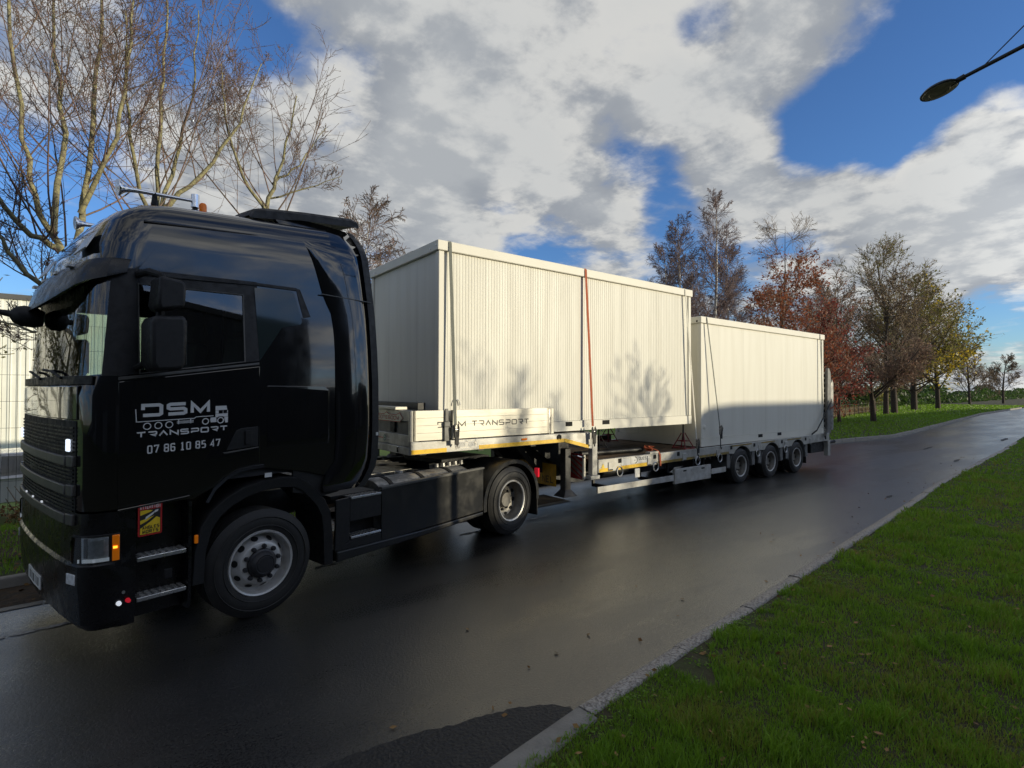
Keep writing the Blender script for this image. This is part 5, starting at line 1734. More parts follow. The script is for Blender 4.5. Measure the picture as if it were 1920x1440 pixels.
# -- wheels
NUT = {}
def truck_wheel(name, x, y, Rr, w, front, parent, flip=1, rim=.29):
    """y is the outer face; flip 1 = outer face towards -y"""
    f = flip
    wl_ = empty(name, (x, y, Rr), 0, parent)
    t = MB()
    prof = [(rim, .045 * f), (rim + .015, .012 * f), (rim + .06, -.001 * f), (Rr * .80, -.004 * f), (Rr * .92, .012 * f), (Rr * .975, .035 * f)]
    n_t = 5
    for q in range(n_t):
        a0 = .035 + (w - .07) * q / n_t
        a1 = .035 + (w - .07) * (q + 1) / n_t
        prof += [(Rr, (a0 + .006) * f), (Rr, (a1 - .006) * f), (Rr - .012, (a1 - .003) * f), (Rr - .012, (a1 + .003) * f)]
    prof += [(Rr * .975, (w - .035) * f), (Rr * .9, (w - .01) * f), (Rr * .75, w * f), (rim, (w - .04) * f)]
    t.lathe(prof, (0, 0, 0), 'y', 48)
    tyre = t.build('tyre', 'rubber', wl_, smooth=True, angle=35)
    m = MB()
    for rr in (Rr * .70, Rr * .86):
        m.lathe([(rr - .006, -.001 * f), (rr, -.008 * f), (rr + .006, -.001 * f)], (0, 0, 0), 'y', 48)
    m.build('sidewall_ring', 'rubber', tyre, smooth=True)
    r_ = MB()
    if front:
        r_.lathe([(rim + .012, .02 * f), (rim + .004, .008 * f), (rim - .012, .014 * f), (rim - .02, .06 * f), (rim - .03, .12 * f), (.245, .115 * f), (.20, .045 * f), (.19, .028 * f), (.175, .022 * f), (.115, .022 * f), (.10, .03 * f)], (0, 0, 0), 'y', 48)
    else:
        r_.lathe([(rim + .012, .02 * f), (rim + .004, .008 * f), (rim - .012, .014 * f), (rim - .02, .06 * f), (rim - .045, .10 * f), (rim - .05, .16 * f), (.20, .185 * f), (.17, .19 * f), (.12, .19 * f), (.11, .14 * f), (.10, .12 * f), (.0, .115 * f)], (0, 0, 0), 'y', 48)
    rmo = r_.build('rim', 'rim_grey' if front else 'rim_shaded', wl_, smooth=True, angle=35)
    if not front:
        q = MB().lathe([(rim + .013, .021 * f), (rim + .005, .006 * f), (rim - .013, .012 * f), (rim - .017, .03 * f)], (0, 0, 0), 'y', 48)
        q.build('rim_flange', 'rim_grey', rmo, smooth=True)
    hm = MB()
    if front:
        hm.lathe([(.135, .022 * f), (.13, -.004 * f), (.115, -.012 * f), (.105, -.035 * f), (.085, -.055 * f), (.075, -.052 * f), (.07, -.06 * f), (.04, -.062 * f), (.0, -.062 * f)], (0, 0, 0), 'y', 28)
        hm.build('hub', 'hub_dark', wl_, smooth=True, angle=35)
        nut_y, nr = .0, .155
    else:
        nut_y, nr = .17, .145
    key = (front, f)
    if key not in NUT:
        q = MB().lathe([(.021, (nut_y + .03) * f), (.021, (nut_y + .0) * f), (.017, (nut_y - .012) * f), (.0, (nut_y - .016) * f)], (nr, 0, 0), 'y', 8)
        o = q.build('wheel_nut', 'hub_dark', wl_, smooth=True, angle=35)
        rr, yy, sl_ = (.222, .079, 1.55) if front else (.217, .1744, -.625)
        pts, n = [], 12
        for k in range(n):
            b_ = 2 * math.pi * k / n
            dr = rr + .028 * math.cos(b_) * (.62 if front else .7)
            pts.append((dr, (yy + (dr - rr) * sl_ - .004) * f, .032 * math.sin(b_)))
        q = MB(); q.add(pts, [tuple(range(n))])
        h_ = q.build('hand_hole', 'hole_shade', wl_)
        NUT[key] = (o, h_)
    o, h_ = NUT[key]
    for k in range(10):
        for src, ph in ((o, .3), (h_, .8)):
            c_ = src if (src.parent == wl_ and k == 0) else child_copy(src, wl_)
            c_.rotation_euler = (0, -2 * math.pi * (k + ph) / 10, 0)
    return wl_
RT = .492
fwheel = truck_wheel('front_wheel', 0, 0.0, RT, .31, True, TR)
truck_wheel('front_wheel', 0, 2 * YC, RT, .31, True, TR, -1)
for y, f in ((0.0, 1), (2 * YC, -1)):
    truck_wheel('drive_wheel', WB, y, RT, .29, False, TR, f)
    truck_wheel('drive_wheel', WB, y + f * .34, RT, .27, False, TR, f)
for x in (0, WB):
    MB().tube([(x, .2, RT), (x, 2.3, RT)], .07, 10).build('axle', 'dark_steel', TR)
MB().lathe([(0, -.24), (.12, -.22), (.22, -.1), (.22, .1), (.12, .22), (0, .24)], (WB, YC, RT), 'y', 16).build('differential', 'dark_steel', TR, smooth=True)

# -- chassis
for y in (.86, 1.57):
    MB().box(-.9, 4.42, y, y + .08, .72, .99).build('frame_rail', 'dark_steel', TR, bevel=.008)
for x in (.95, 2.2, 4.38):
    MB().box(x, x + .06, .94, 1.57, .76, .95).build('cross_member', 'dark_steel', TR)
for fr_ in (False, True):
    Y_ = (lambda a, b_: (2 * YC - b_, 2 * YC - a)) if fr_ else (lambda a, b_: (a, b_))
    # skirt, with a stepped opening at its front end
    y0, y1 = Y_(.0, .03)
    m = MB()
    m.prism([(1.33, .40), (3.02, .455), (3.02, 1.025), (2.4, 1.02), (1.33, .985)], y0, y1, 'y')
    sk = m.build('side_skirt', 'dusty_black', TR, bevel=.008)
    y0, y1 = Y_(-.012, .05)
    MB().prism([(1.33, .985), (3.03, 1.025), (3.03, 1.05), (2.4, 1.045), (1.33, 1.012)], y0, y1, 'y').build('skirt_rim', 'grey_trim', sk, bevel=.006)
    y0, y1 = Y_(-.02, .10)
    MB().prism([(.76, .31), (2.0, .345), (3.0, .40), (3.0, .448), (1.9, .415), (.76, .42)], y0, y1, 'y').build('lower_skirt', 'dusty_black', sk, bevel=.015)
    y0, y1 = Y_(.0, .03)
    m = MB()
    m.prism([(.76, .42), (1.33, .40), (1.33, .50), (.93, .52), (.93, .50)], y0, y1, 'y')
    m.prism([(.76, .42), (.925, .50), (.925, .96), (.76, .95)], y0, y1, 'y')
    m.prism([(.925, .70), (1.325, .70), (1.325, .955), (.925, .955)], y0, y1, 'y')
    m.build('step_skirt', 'black_plastic', sk, bevel=.006)
    y0, y1 = Y_(.16, .18)
    MB().box(.90, 1.34, y0, y1, .42, .95).build('step_back', 'matt_black', sk)
    for z in (.955, .535):
        y0, y1 = Y_(.005, .16)
        stp = MB().box(.935, 1.32, y0, y1, z - .02, z).build('step', 'black_plastic', sk)
        y0, y1 = Y_(-.012, .012)
        MB().box(.935, 1.32, y0, y1, z - .018, z + .006).build('step_edge', 'aluminium', stp, bevel=.004)
        m = MB()
        for q in range(9):
            for w in range(3):
                y0, y1 = Y_(.03 + w * .042, .052 + w * .042)
                m.box(.95 + q * .041, .972 + q * .041, y0, y1, z, z + .006)
        m.build('tread', 'dull_steel', stp)
    # catwalk behind the cab and the fuel tank under it
    y0, y1 = Y_(.17, .84)
    MB().box(.80, 1.36, y0, y1, .93, .962).build('catwalk', 'dark_steel', TR)
    y0, y1 = Y_(.06, .74)
    cyv = (y0 + y1) / 2
    m = MB()
    m.lathe([(0, 1.42), (.22, 1.42), (.315, 1.45), (.335, 1.49), (.335, 2.93), (.315, 2.97), (.22, 3.0), (0, 3.0)], (0, cyv, .715), 'x', 28)
    tk = m.build('fuel_tank', 'dull_steel', TR, smooth=True, angle=40)
    for x in (1.62, 2.12, 2.62):
        MB().lathe([(.337, x - .03), (.345, x - .028), (.345, x + .028), (.337, x + .03)], (0, cyv, .715), 'x', 28).build('tank_strap', 'matt_black', tk, smooth=True)
    MB().lathe([(0, .36), (.05, .36), (.055, .34), (.055, .30)], (1.95, cyv + (.08 if not fr_ else -.08), .715), 'z', 12).build('tank_cap', 'dull_steel', tk, smooth=True)
    # rear mudguard
    y0, y1 = Y_(-.01, .60)
    m = MB()
    rws = []
    ro = .60
    for k in range(21):
        a = R(188 - 196 * k / 20)
        xx, zz = WB + ro * math.cos(a) * (1.06 if math.cos(a) < 0 else 1.05), RT + .015 + ro * math.sin(a) * .97
        xi, zi = WB + (ro - .055) * math.cos(a) * 1.05, RT + .015 + (ro - .055) * math.sin(a) * .97
        ye = y0 if not fr_ else y1
        yi = y1 if not fr_ else y0
        sg = 1 if not fr_ else -1
        rws.append([(xi, ye + .02 * sg, zi), (xi, ye + .002 * sg, zi), (xx, ye, zz), (xx, ye + .02 * sg, zz + .004), (xx, yi, zz)])
    m.grid(rws)
    mg = m.build('mudguard', 'dusty_black', TR, smooth=True, angle=40)
    y0, y1 = Y_(.02, .58)
    MB().box(WB + .62, WB + .635, y0, y1, .17, .50).build('mud_flap', 'rubber', mg)
    y0, y1 = Y_(-.012, .06)
    MB().box(WB + .60, WB + .645, y0, y1, .76, .90).build('tail_lamp', 'red_lamp', mg, bevel=.008)
# fifth wheel, air lines and clutter on the chassis
m = MB().prism([(3.0, 1.02), (3.9, 1.02), (4.05, 1.00), (4.05, 1.055), (3.9, 1.085), (3.0, 1.085)], .82, 1.68, 'y')
m.build('fifth_wheel', 'dark_steel', TR, bevel=.01)
m = MB()
for y in (.70, 1.80):
    m.box(2.7, 3.3, y, y + .05, .99, 1.05)
for k in range(5):
    m.lathe([(.0, .05), (.035, .05), (.04, .0), (.06, 0)], (2.75 + .12 * k, .66, 1.02), 'z', 10)
m.build('suspension_valves', 'dull_steel', TR, smooth=True)
random.seed(4)
for k in range(4):
    y = .95 + .16 * k
    MB().tube([(.84, y, 1.9 - .1 * k), (1.05, y + .03, 1.5), (1.35, y + .06, 1.2), (1.75, y, 1.12), (2.4, y - .05, 1.08)], .016, 7).build('air_hose', ['matt_black', 'dark_steel', 'matt_black', 'rubber'][k], TR, smooth=True)
MB().box(1.0, 2.6, .97, 1.55, .97, .99).build('deck_plate', 'dull_steel', TR)

# ------------------------------------------------------------------ semi low-loader trailer
TLO = Vector((9.5, 7.64, 0))
TL = empty('low_loader_trailer', TLO)
tag(TL, 'long grey gooseneck low-loader trailer with yellow reflective tape carrying two white cabins', 'trailer')
NY, FY, CY = 6.37, 8.91, 7.64
def tb(mb, name, mat, parent=None, **k):
    o = mb.build(name, mat, parent or TL, **k)
    if parent is None:
        o.location = -TLO
    return o
def mir(y):
    return 2 * CY - y
def both(fn):
    fn(lambda y: y, 1)
    fn(mir, -1)
def bx(mb, x0, x1, ya, yb_, z0, z1, m):
    a, b_ = m(ya), m(yb_)
    return mb.box(x0, x1, min(a, b_), max(a, b_), z0, z1)
WX = [11.487, 12.854, 14.220]
# side beams, deck, posts
def beams(m, sg):
    t = tb(MB().prism([(3.17, 1.24), (5.95, 1.255), (6.52, 1.115), (6.60, 1.11), (6.60, 1.385), (5.9, 1.40), (3.17, 1.41)], m(NY), m(NY + .07), 'y'), 'gooseneck_beam', 'trailer_grey', bevel=.006)
    for a, b_, za, zb in ((3.18, 3.72, 1.246, 1.248), (4.26, 5.945, 1.252, 1.26)):
        q = MB(); y0, y1 = m(NY - .003), m(NY + .002)
        q.prism([(a, za), (b_, zb), (b_, zb + .058), (a, za + .058)], y0, y1, 'y')
        q.build('reflective_tape', 'tape_yellow', t)
    q = MB(); q.prism([(5.952, 1.260), (6.52, 1.121), (6.52, 1.18), (5.952, 1.319)], m(NY - .003), m(NY + .002), 'y'); q.build('reflective_tape', 'tape_yellow', t)
    bx(MB(), 5.05, 5.15, NY - .012, NY + .01, 1.335, 1.365, m).build('side_marker', 'amber_lens', t, bevel=.003)
    q = MB(); q.lathe([(.045, -.012 * sg), (.045, .0), (.03, .0), (.03, -.006 * sg), (0, -.006 * sg)], (5.83, m(NY), 1.345), 'y', 14); q.build('socket', 'matt_black', t, smooth=True)
    p = tb(bx(MB(), 6.605, 6.735, NY, NY + .10, .64, 1.345, m), 'gooseneck_post', 'trailer_grey', bevel=.01)
    bx(MB(), 6.55, 6.775, NY - .02, NY + .14, .575, .64, m).build('foot_plate', 'trailer_grey', p, bevel=.006)
    # low side beam with arches over the wheels
    bot = [(6.76, .675), (10.95, .715)]
    for xw in WX:
        for k in range(9):
            a = R(138 - 96 * k / 8)
            bot.append((xw + .475 * math.cos(a), .385 + .475 * math.sin(a)))
    bot += [(15.0, .72), (16.02, .73)]
    poly = bot + [(16.02, .945), (14.6, .925), (11.0, .905), (6.76, .90)]
    lb = tb(MB().prism(poly, m(NY), m(NY + .06), 'y'), 'deck_beam', 'trailer_grey', bevel=.004)
    def tape(a, b_, z, h, mat):
        q = MB()
        q.prism([(a, z[0]), (b_, z[1]), (b_, z[1] + h), (a, z[0] + h)], m(NY - .003), m(NY + .002), 'y')
        q.build('reflective_tape', mat, lb)
    tape(6.78, 7.12, (.68, .683), .062, 'tape_yellow'); tape(7.24, 8.16, (.685, .692), .062, 'tape_yellow')
    tape(8.38, 9.62, (.695, .705), .05, 'tape_dull'); tape(9.74, 10.93, (.707, .718), .05, 'tape_dull')
    for xa, xb in ((11.02, 11.9), (12.35, 13.0), (13.65, 14.4)):
        tape(xa, xb, (.862, .868), .03, 'tape_dull')
    # pockets, labels and lashing rings
    for x in (7.27, 8.27, 9.02, 10.98, 11.98, 13.32, 14.62):
        q = bx(MB(), x, x + .085, NY - .004, NY + .01, .805, .885, m); q.build('stake_pocket', 'hole_shade', lb)
    for x in (7.0, 8.08, 9.2, 10.42, 12.2, 13.5, 14.9):
        q = bx(MB(), x, x + .12, NY - .014, NY + .005, .69, .84, m)
        hk = q.build('rope_hook', 'trailer_grey', lb, bevel=.006)
        bx(MB(), x + .01, x + .11, NY - .018, NY - .012, .695, .715, m).build('hook_slot', 'hole_shade', hk)
    for x in (7.30, 8.33, 9.72, 10.55, 12.17, 13.53):
        q = MB()
        pts = [(x + .075 * math.cos(R(a)), m(NY - .012), .655 + .085 * math.sin(R(a))) for a in range(0, 361, 24)]
        q.tube(pts, .011, 6, caps=False)
        q.build('lashing_ring', 'aluminium', lb, smooth=True)
    bx(MB(), 7.72, 7.86, NY - .01, NY + .004, .50, .665, m).build('label_plate', 'decal_white', lb, bevel=.006)
    # side guard
    g = tb(bx(MB(), 6.74, 8.92, NY + .0, NY + .03, .32, .43, m), 'side_guard', 'trailer_grey', bevel=.004)
    bx(MB(), 10.24, 10.80, NY, NY + .03, .33, .44, m).build('guard_rail', 'trailer_grey', g, bevel=.004)
    pn = bx(MB(), 8.94, 10.21, NY - .005, NY + .05, .25, .545, m).build('storage_panel', 'trailer_grey', g, bevel=.008)
    for x in (9.22, 9.86):
        bx(MB(), x, x + .11, NY - .008, NY + .0, .475, .505, m).build('slot', 'hole_shade', pn)
    bx(MB(), 9.48, 9.66, NY - .008, NY + .0, .455, .495, m).build('latch', 'dull_steel', pn)
    for x in (7.0, 8.3, 9.2, 10.1, 10.5):
        bx(MB(), x, x + .05, NY + .05, NY + .40, .36, .42, m).build('guard_bracket', 'dark_steel', g)
        bx(MB(), x, x + .05, NY + .36, NY + .40, .36, .75, m).build('guard_bracket', 'dark_steel', g)
    # mudguards and flaps
    for xw in WX:
        q = MB()
        rws = []
        for k in range(15):
            a = R(182 - 184 * k / 14)
            xx, zz = xw + .478 * math.cos(a), .385 + .47 * math.sin(a)
            rws.append([(xx, m(NY + .02), zz), (xx * 1.0 + .012 * math.cos(a), m(NY + .02), zz + .012 * math.sin(a)), (xx + .012 * math.cos(a), m(NY + .62), zz + .012 * math.sin(a)), (xx, m(NY + .62), zz)])
        q.grid(rws, closed=True)
        tb(q, 'mudguard', 'trailer_dark_grey', smooth=True, angle=40)
        tb(bx(MB(), xw + .475, xw + .60, NY + .022, NY + .05, .38, .70, m), 'mudguard_skirt', 'trailer_dark_grey', bevel=.004)
        tb(bx(MB(), xw - .60, xw - .475, NY + .022, NY + .05, .40, .70, m), 'mudguard_skirt', 'trailer_dark_grey', bevel=.004)
    tb(bx(MB(), 14.72, 14.735, NY + .02, NY + .6, .20, .50, m), 'mud_flap', 'rubber')
both(beams)
# gooseneck deck, girders, bulkhead
tb(MB().box(3.20, 6.60, NY + .075, FY - .075, 1.36, 1.405), 'gooseneck_deck', 'dark_steel')
for y in (7.10, 7.98):
    tb(MB().prism([(3.3, 1.16), (5.6, 1.16), (6.2, .55), (6.9, .40), (15.5, .44), (15.5, .86), (6.75, .86), (6.2, 1.355), (3.3, 1.355)], y, y + .2, 'y'), 'main_girder', 'dark_steel')
for x in (3.35, 4.3, 5.3):
    tb(MB().box(x, x + .1, NY + .08, FY - .08, 1.22, 1.358), 'cross_bearer', 'dark_steel')
tb(MB().prism([(5.7, 1.16), (6.58, .60), (6.6, 1.30), (6.0, 1.34)], 6.95, 8.33, 'y'), 'neck_panel', 'matt_black')
for x in [7.2 + .9 * k for k in range(10)]:
    tb(MB().box(x, x + .08, NY + .065, FY - .065, .70, .86), 'cross_bearer', 'dark_steel')
bh = tb(MB().box(3.19, 3.30, NY + .03, FY - .03, 1.25, 1.80), 'bulkhead', 'trailer_dark_grey')
for (y0, y1, z0, z1, xo, mat, nm) in ((NY + .03, FY - .03, 1.68, 1.83, 3.165, 'trailer_grey', 'bulkhead_rail'), (NY + .03, FY - .03, 1.345, 1.50, 3.165, 'trailer_grey', 'bulkhead_panel'),
                                      (NY + .02, FY - .02, 1.235, 1.338, 3.155, 'trailer_grey', 'bulkhead_box'), (NY, NY + .05, 1.41, 1.83, 3.16, 'sideboard', 'corner_post'), (FY - .05, FY, 1.41, 1.83, 3.16, 'sideboard', 'corner_post')):
    MB().box(xo, 3.21, y0, y1, z0, z1).build(nm, mat, bh, bevel=.006)
MB().box(3.12, 3.30, 6.74, 8.2, 1.833, 1.875).build('load_stop', 'sideboard', bh, bevel=.006)
MB().box(3.40, 3.52, 6.62, 8.66, 1.83, 1.93).build('spacer_beam', 'dark_steel', bh, bevel=.004)
MB().lathe([(.07, .0), (.07, -.02), (.05, -.025), (.03, -.02), (0, -.02)], (3.19, 6.93, 1.585), 'x', 16).build('coupling', 'matt_black', bh, smooth=True)
MB().box(3.165, 3.20, 6.86, 7.0, 1.52, 1.66).build('coupling_plate', 'matt_black', bh)
hl_ = MB().box(3.148, 3.158, 6.69, 6.76, 1.245, 1.33).build('latch', 'aluminium', bh, bevel=.004)
MB().box(3.144, 3.149, 6.705, 6.745, 1.255, 1.32).build('latch_recess', 'hole_shade', hl_)
# maker's badge: long hexagon with a peaked top edge
def badge(u0, u1, v0, v1, to3, rim_mat, in_mat, let_mat, par, txt=True):
    w, h = u1 - u0, v1 - v0
    def shape(e):
        k = e
        return [(u0 + k, (v0 + v1) / 2 - h * .1), (u0 + .08 * w, v0 + k), (u1 - .10 * w, v0 + k), (u1 - k, (v0 + v1) / 2 - h * .08), (u1 - .11 * w, v1 - k), (u1 - .2 * w, v1 - .22 * h - k), (u0 + .56 * w, v1 - .22 * h - k),
                (u0 + .48 * w, v1 - k), (u0 + .40 * w, v1 - .22 * h - k), (u0 + .2 * w, v1 - .22 * h - k), (u0 + .10 * w, v1 - k)]
    out = None
    for e, d, mat in ((0, .003, rim_mat), (h * .09, .0045, in_mat)):
        m = MB(); s_ = shape(e); n = len(s_)
        m.add([to3(u, v, d) for u, v in s_] + [to3(u, v, 0) for u, v in s_], [tuple(range(n)), tuple(range(2 * n - 1, n - 1, -1))] + [(i, i + n, (i + 1) % n + n, (i + 1) % n) for i in range(n)])
        o = m.build('badge', mat, out or par)
        out = out or o
    m = MB()
    lettering(m, 'NOOTEBOOM', u0 + .11 * w, v0 + h * .20, h * .42, w * .086, w * .072, h * .075, .001, lambda u, v, d: to3(u, v, .005 + d))
    m.build('badge_lettering', let_mat, out)
    return out
badge(-7.62, -6.58, 1.665, 1.80, lambda u, v, d: (3.163 - d, -u, v), 'decal_red', 'sideboard', 'decal_red', bh)
lb_ = tb(MB().box(3.86, 4.24, NY - .003, NY + .01, 1.27, 1.40), 'badge_plate', 'trailer_grey')
badge(3.855, 4.245, 1.272, 1.405, lambda u, v, d: (u, NY - .0035 - d, v), 'decal_white', 'dull_steel', 'decal_white', lb_)
for r0, mat, dx in ((.045, 'decal_green', .002), (.030, 'decal_white', .003), (.018, 'decal_green', .004)):
    m = MB(); m.lathe([(r0, 0), (0, -.0005)], (3.163 - dx, 7.18, 1.42), 'x', 20); m.build('maker_mark', mat, bh)
m = MB().box(3.159, 3.163, 7.24, 7.42, 1.412, 1.424); m.build('maker_mark', 'decal_red', bh)
m = MB().box(3.159, 3.163, 6.98, 7.12, 1.412, 1.424); m.build('maker_mark', 'decal_white', bh)
# drop sides: four planks each, in two boards
def dropside(m, sg):
    for a, b_ in ((3.225, 3.745), (3.80, 5.60)):
        pts = None
        root = tb(bx(MB(), a, b_, NY + .006, NY + .024, 1.425, 1.825, m), 'dropside', 'sideboard')
        for k in range(4):
            z0 = 1.422 + k * .102
            bx(MB(), a, b_, NY - .004, NY + .028, z0, z0 + .1005, m).build('plank', 'sideboard', root, bevel=.0025)
        for x in (a + .012, b_ - .03):
            bx(MB(), x, x + .018, NY - .009, NY + .0, 1.425, 1.828, m).build('end_cap', 'sideboard', root, bevel=.002)
    tb(bx(MB(), 5.61, 5.64, NY - .004, NY + .05, 1.41, 1.83, m), 'post_socket', 'dull_steel')
    tb(bx(MB(), 5.655, 5.715, NY - .004, NY + .05, 1.41, 1.825, m), 'dropside_post', 'sideboard', bevel=.006)
both(dropside)
for wd, u0, adv, cw, w_ in (('DSM', 3.57, .165, .13, .0145), ('TRANSPORT', 4.13, .1205, .098, .0145)):
    m = MB()
    lettering(m, wd, u0, 1.588, .082, adv, cw, w_, .001, lambda u, v, d: (u, NY - .0045 - d, v))
    tag(tb(m, 'side_board_lettering', 'decal_black'), 'thin black lettering on the side board')
# dealer lettering on the low beam
lab = tb(MB().box(7.62, 8.14, NY - .0025, NY + .004, .765, .885), 'dealer_label', 'decal_white')
m = MB()
lettering(m, 'OUEST', 7.84, .815, .055, .057, .048, .010, .001, lambda u, v, d: (u, NY - .003 - d, v))
stroke(m, [(7.74 + .055 * math.cos(R(a)), .825 + .055 * math.sin(R(a))) for a in range(-100, 101, 20)], .014, .001, lambda u, v, d: (u, NY - .003 - d, v))
m.box(7.715, 7.735, NY - .005, NY - .002, .815, .832)
m.build('dealer_lettering', 'decal_black', lab)
tb(MB().box(7.36, 7.60, NY - .0025, NY + .004, .75, .87), 'data_plate', 'decal_white')
m = MB()
m.add([(6.82, NY - .004, .745), (6.92, NY - .004, .745), (6.87, NY - .004, .83)], [(0, 1, 2)])
tb(m, 'warning_sign', 'decal_yellow')
# low deck planks
for k in range(10):
    y0 = NY + .065 + k * .241
    tb(MB().box(6.74, 16.0, y0 + .003, y0 + .238, .862, .893 + .002 * (k % 3)), 'deck_plank', 'deck_wood', bevel=.004)
# far-side low kerb board seen under the tall cabin
tb(MB().box(6.8, 9.8, FY - .10, FY - .02, .905, 1.03), 'far_rave', 'dark_steel', bevel=.004)
# wheels
for xw in WX:
    for y, f in ((NY + .02, 1), (FY - .02, -1)):
        for dy in (0, .30):
            w_ = truck_wheel('trailer_wheel', 0, 0, RT, .29, False, TL, f)
            w_.scale = (.805, .805, .805)
            w_.location = Vector((xw, y + f * dy, .396)) - TLO
    tb(MB().tube([(xw, NY + .2, .396), (xw, FY - .2, .396)], .065, 10), 'axle', 'dark_steel')
# landing legs, marker boards, clutter under the neck
def legs(m, sg):
    lg = tb(bx(MB(), 6.13, 6.26, NY + .17, NY + .30, .42, 1.12, m), 'landing_leg', 'dark_steel', bevel=.008)
    q = MB()
    a, b_ = m(NY + .10), m(NY + .37)
    c, d = m(NY + .18), m(NY + .29)
    q.add([(6.04, a, .31), (6.35, a, .31), (6.35, b_, .31), (6.04, b_, .31), (6.15, c, .44), (6.24, c, .44), (6.24, d, .44), (6.15, d, .44)], [(0, 1, 2, 3), (7, 6, 5, 4), (0, 4, 5, 1), (1, 5, 6, 2), (2, 6, 7, 3), (3, 7, 4, 0)])
    q.build('leg_foot', 'dark_steel', lg)
    q = MB().tube([(6.27, m(NY + .14), 1.0), (6.30, m(NY + .05), 1.0), (6.40, m(NY + .045), .97), (6.42, m(NY + .0), .97)], .012, 6)
    q.build('crank', 'aluminium', lg)
    sb = tb(bx(MB(), 6.50, 6.515, NY + .13, NY + .46, .565, 1.005, m), 'marker_board', 'hi_vis_red')
    for k in range(4):
        z0 = .565 + .10 * k - .05
        ya, yb_ = NY + .135, NY + .455
        poly = [(m(ya), max(.567, z0 + .0)), (m(ya), max(.567, z0 + .06)), (m(yb_), min(1.0, z0 + .24)), (m(yb_), min(1.0, z0 + .18))]
        if poly[3][1] < 1.0:
            MB().prism(poly, 6.496, 6.501, 'x').build('stripe', 'dull_steel', sb)
    tb(bx(MB(), 6.475, 6.52, NY + .075, NY + .115, .58, 1.0, m), 'board_post', 'sideboard', bevel=.004)
both(legs)
eb = tb(MB().box(6.10, 6.115, 6.75, 7.75, .45, .83), 'exceptional_load_board', 'board_yellow', bevel=.003)
m = MB()
lettering(m, 'NEL', -7.10, .50, .12, .105, .085, .018, .001, lambda u, v, d: (6.0985 - d, -u, v))
m.build('board_lettering', 'decal_black', eb)
random.seed(12)
for k in range(9):
    x = random.uniform(10.2, 10.9); y = random.uniform(6.55, 6.9); z = random.uniform(.50, .66)
    tb(MB().tube([(x, y, z), (x + .04, y - .02, z + .04), (x + .10, y, z - .03)], .018, 7), 'air_valve', random.choice(['dull_steel', 'dark_steel', 'aluminium']), smooth=True)
tb(MB().lathe([(0, -.6), (.09, -.59), (.12, -.55), (.12, .55), (.09, .59), (0, .6)], (8.0, 7.0, .55), 'x', 16), 'air_tank', 'dark_steel', smooth=True)
# tail: rear beam, lamps, folded ramps
tb(MB().box(16.02, 16.14, NY, FY, .70, .94), 'rear_beam', 'trailer_grey', bevel=.008)
tb(MB().box(15.2, 16.0, NY + .1, FY - .1, .42, .72), 'tail_box', 'matt_black')
def tail(m, sg):
    tl_ = tb(bx(MB(), 16.14, 16.22, NY + .02, NY + .50, .46, .64, m), 'rear_lamp_cluster', 'matt_black', bevel=.008)
    bx(MB(), 16.22, 16.232, NY + .05, NY + .2, .49, .61, m).build('lamp_glass', 'red_lens', tl_)
    tb(bx(MB(), 16.05, 16.20, NY + .0, NY + .12, .30, .72, m), 'rear_support', 'trailer_grey', bevel=.01)
    q = MB().tube([(16.16, m(NY + .05), .66), (16.50, m(NY + .02), .68)], [.03, .045], 10)
    tb(q, 'marker_arm', 'matt_black', smooth=True)
    # ramp leaf standing upright: two stringers, rungs and a stay
    for k, (y0, y1) in enumerate(((NY + .06, NY + .13), (NY + .72, NY + .79))):
        tb(MB().prism([(16.16, .93), (16.40, .93), (16.44, 2.2), (16.40, 2.66), (16.30, 2.78), (16.22, 2.76), (16.20, 2.2)], m(y0), m(y1), 'y'), 'ramp_stringer', 'trailer_dark_grey', bevel=.01)
        tb(MB().prism([(16.50, 1.0), (16.66, 1.0), (16.66, 2.35), (16.58, 2.45), (16.50, 2.3)], m(y0 + .03), m(y1 + .03), 'y'), 'ramp_flap', 'dull_steel', bevel=.01)
    for k in range(12):
        z = 1.02 + k * .145
        tb(bx(MB(), 16.19, 16.39, NY + .13, NY + .72, z, z + .05, m), 'ramp_rung', 'dull_steel')
    tb(bx(MB(), 16.39, 16.42, NY + .13, NY + .72, .95, 2.6, m), 'ramp_plate', 'dark_steel')
both(tail)

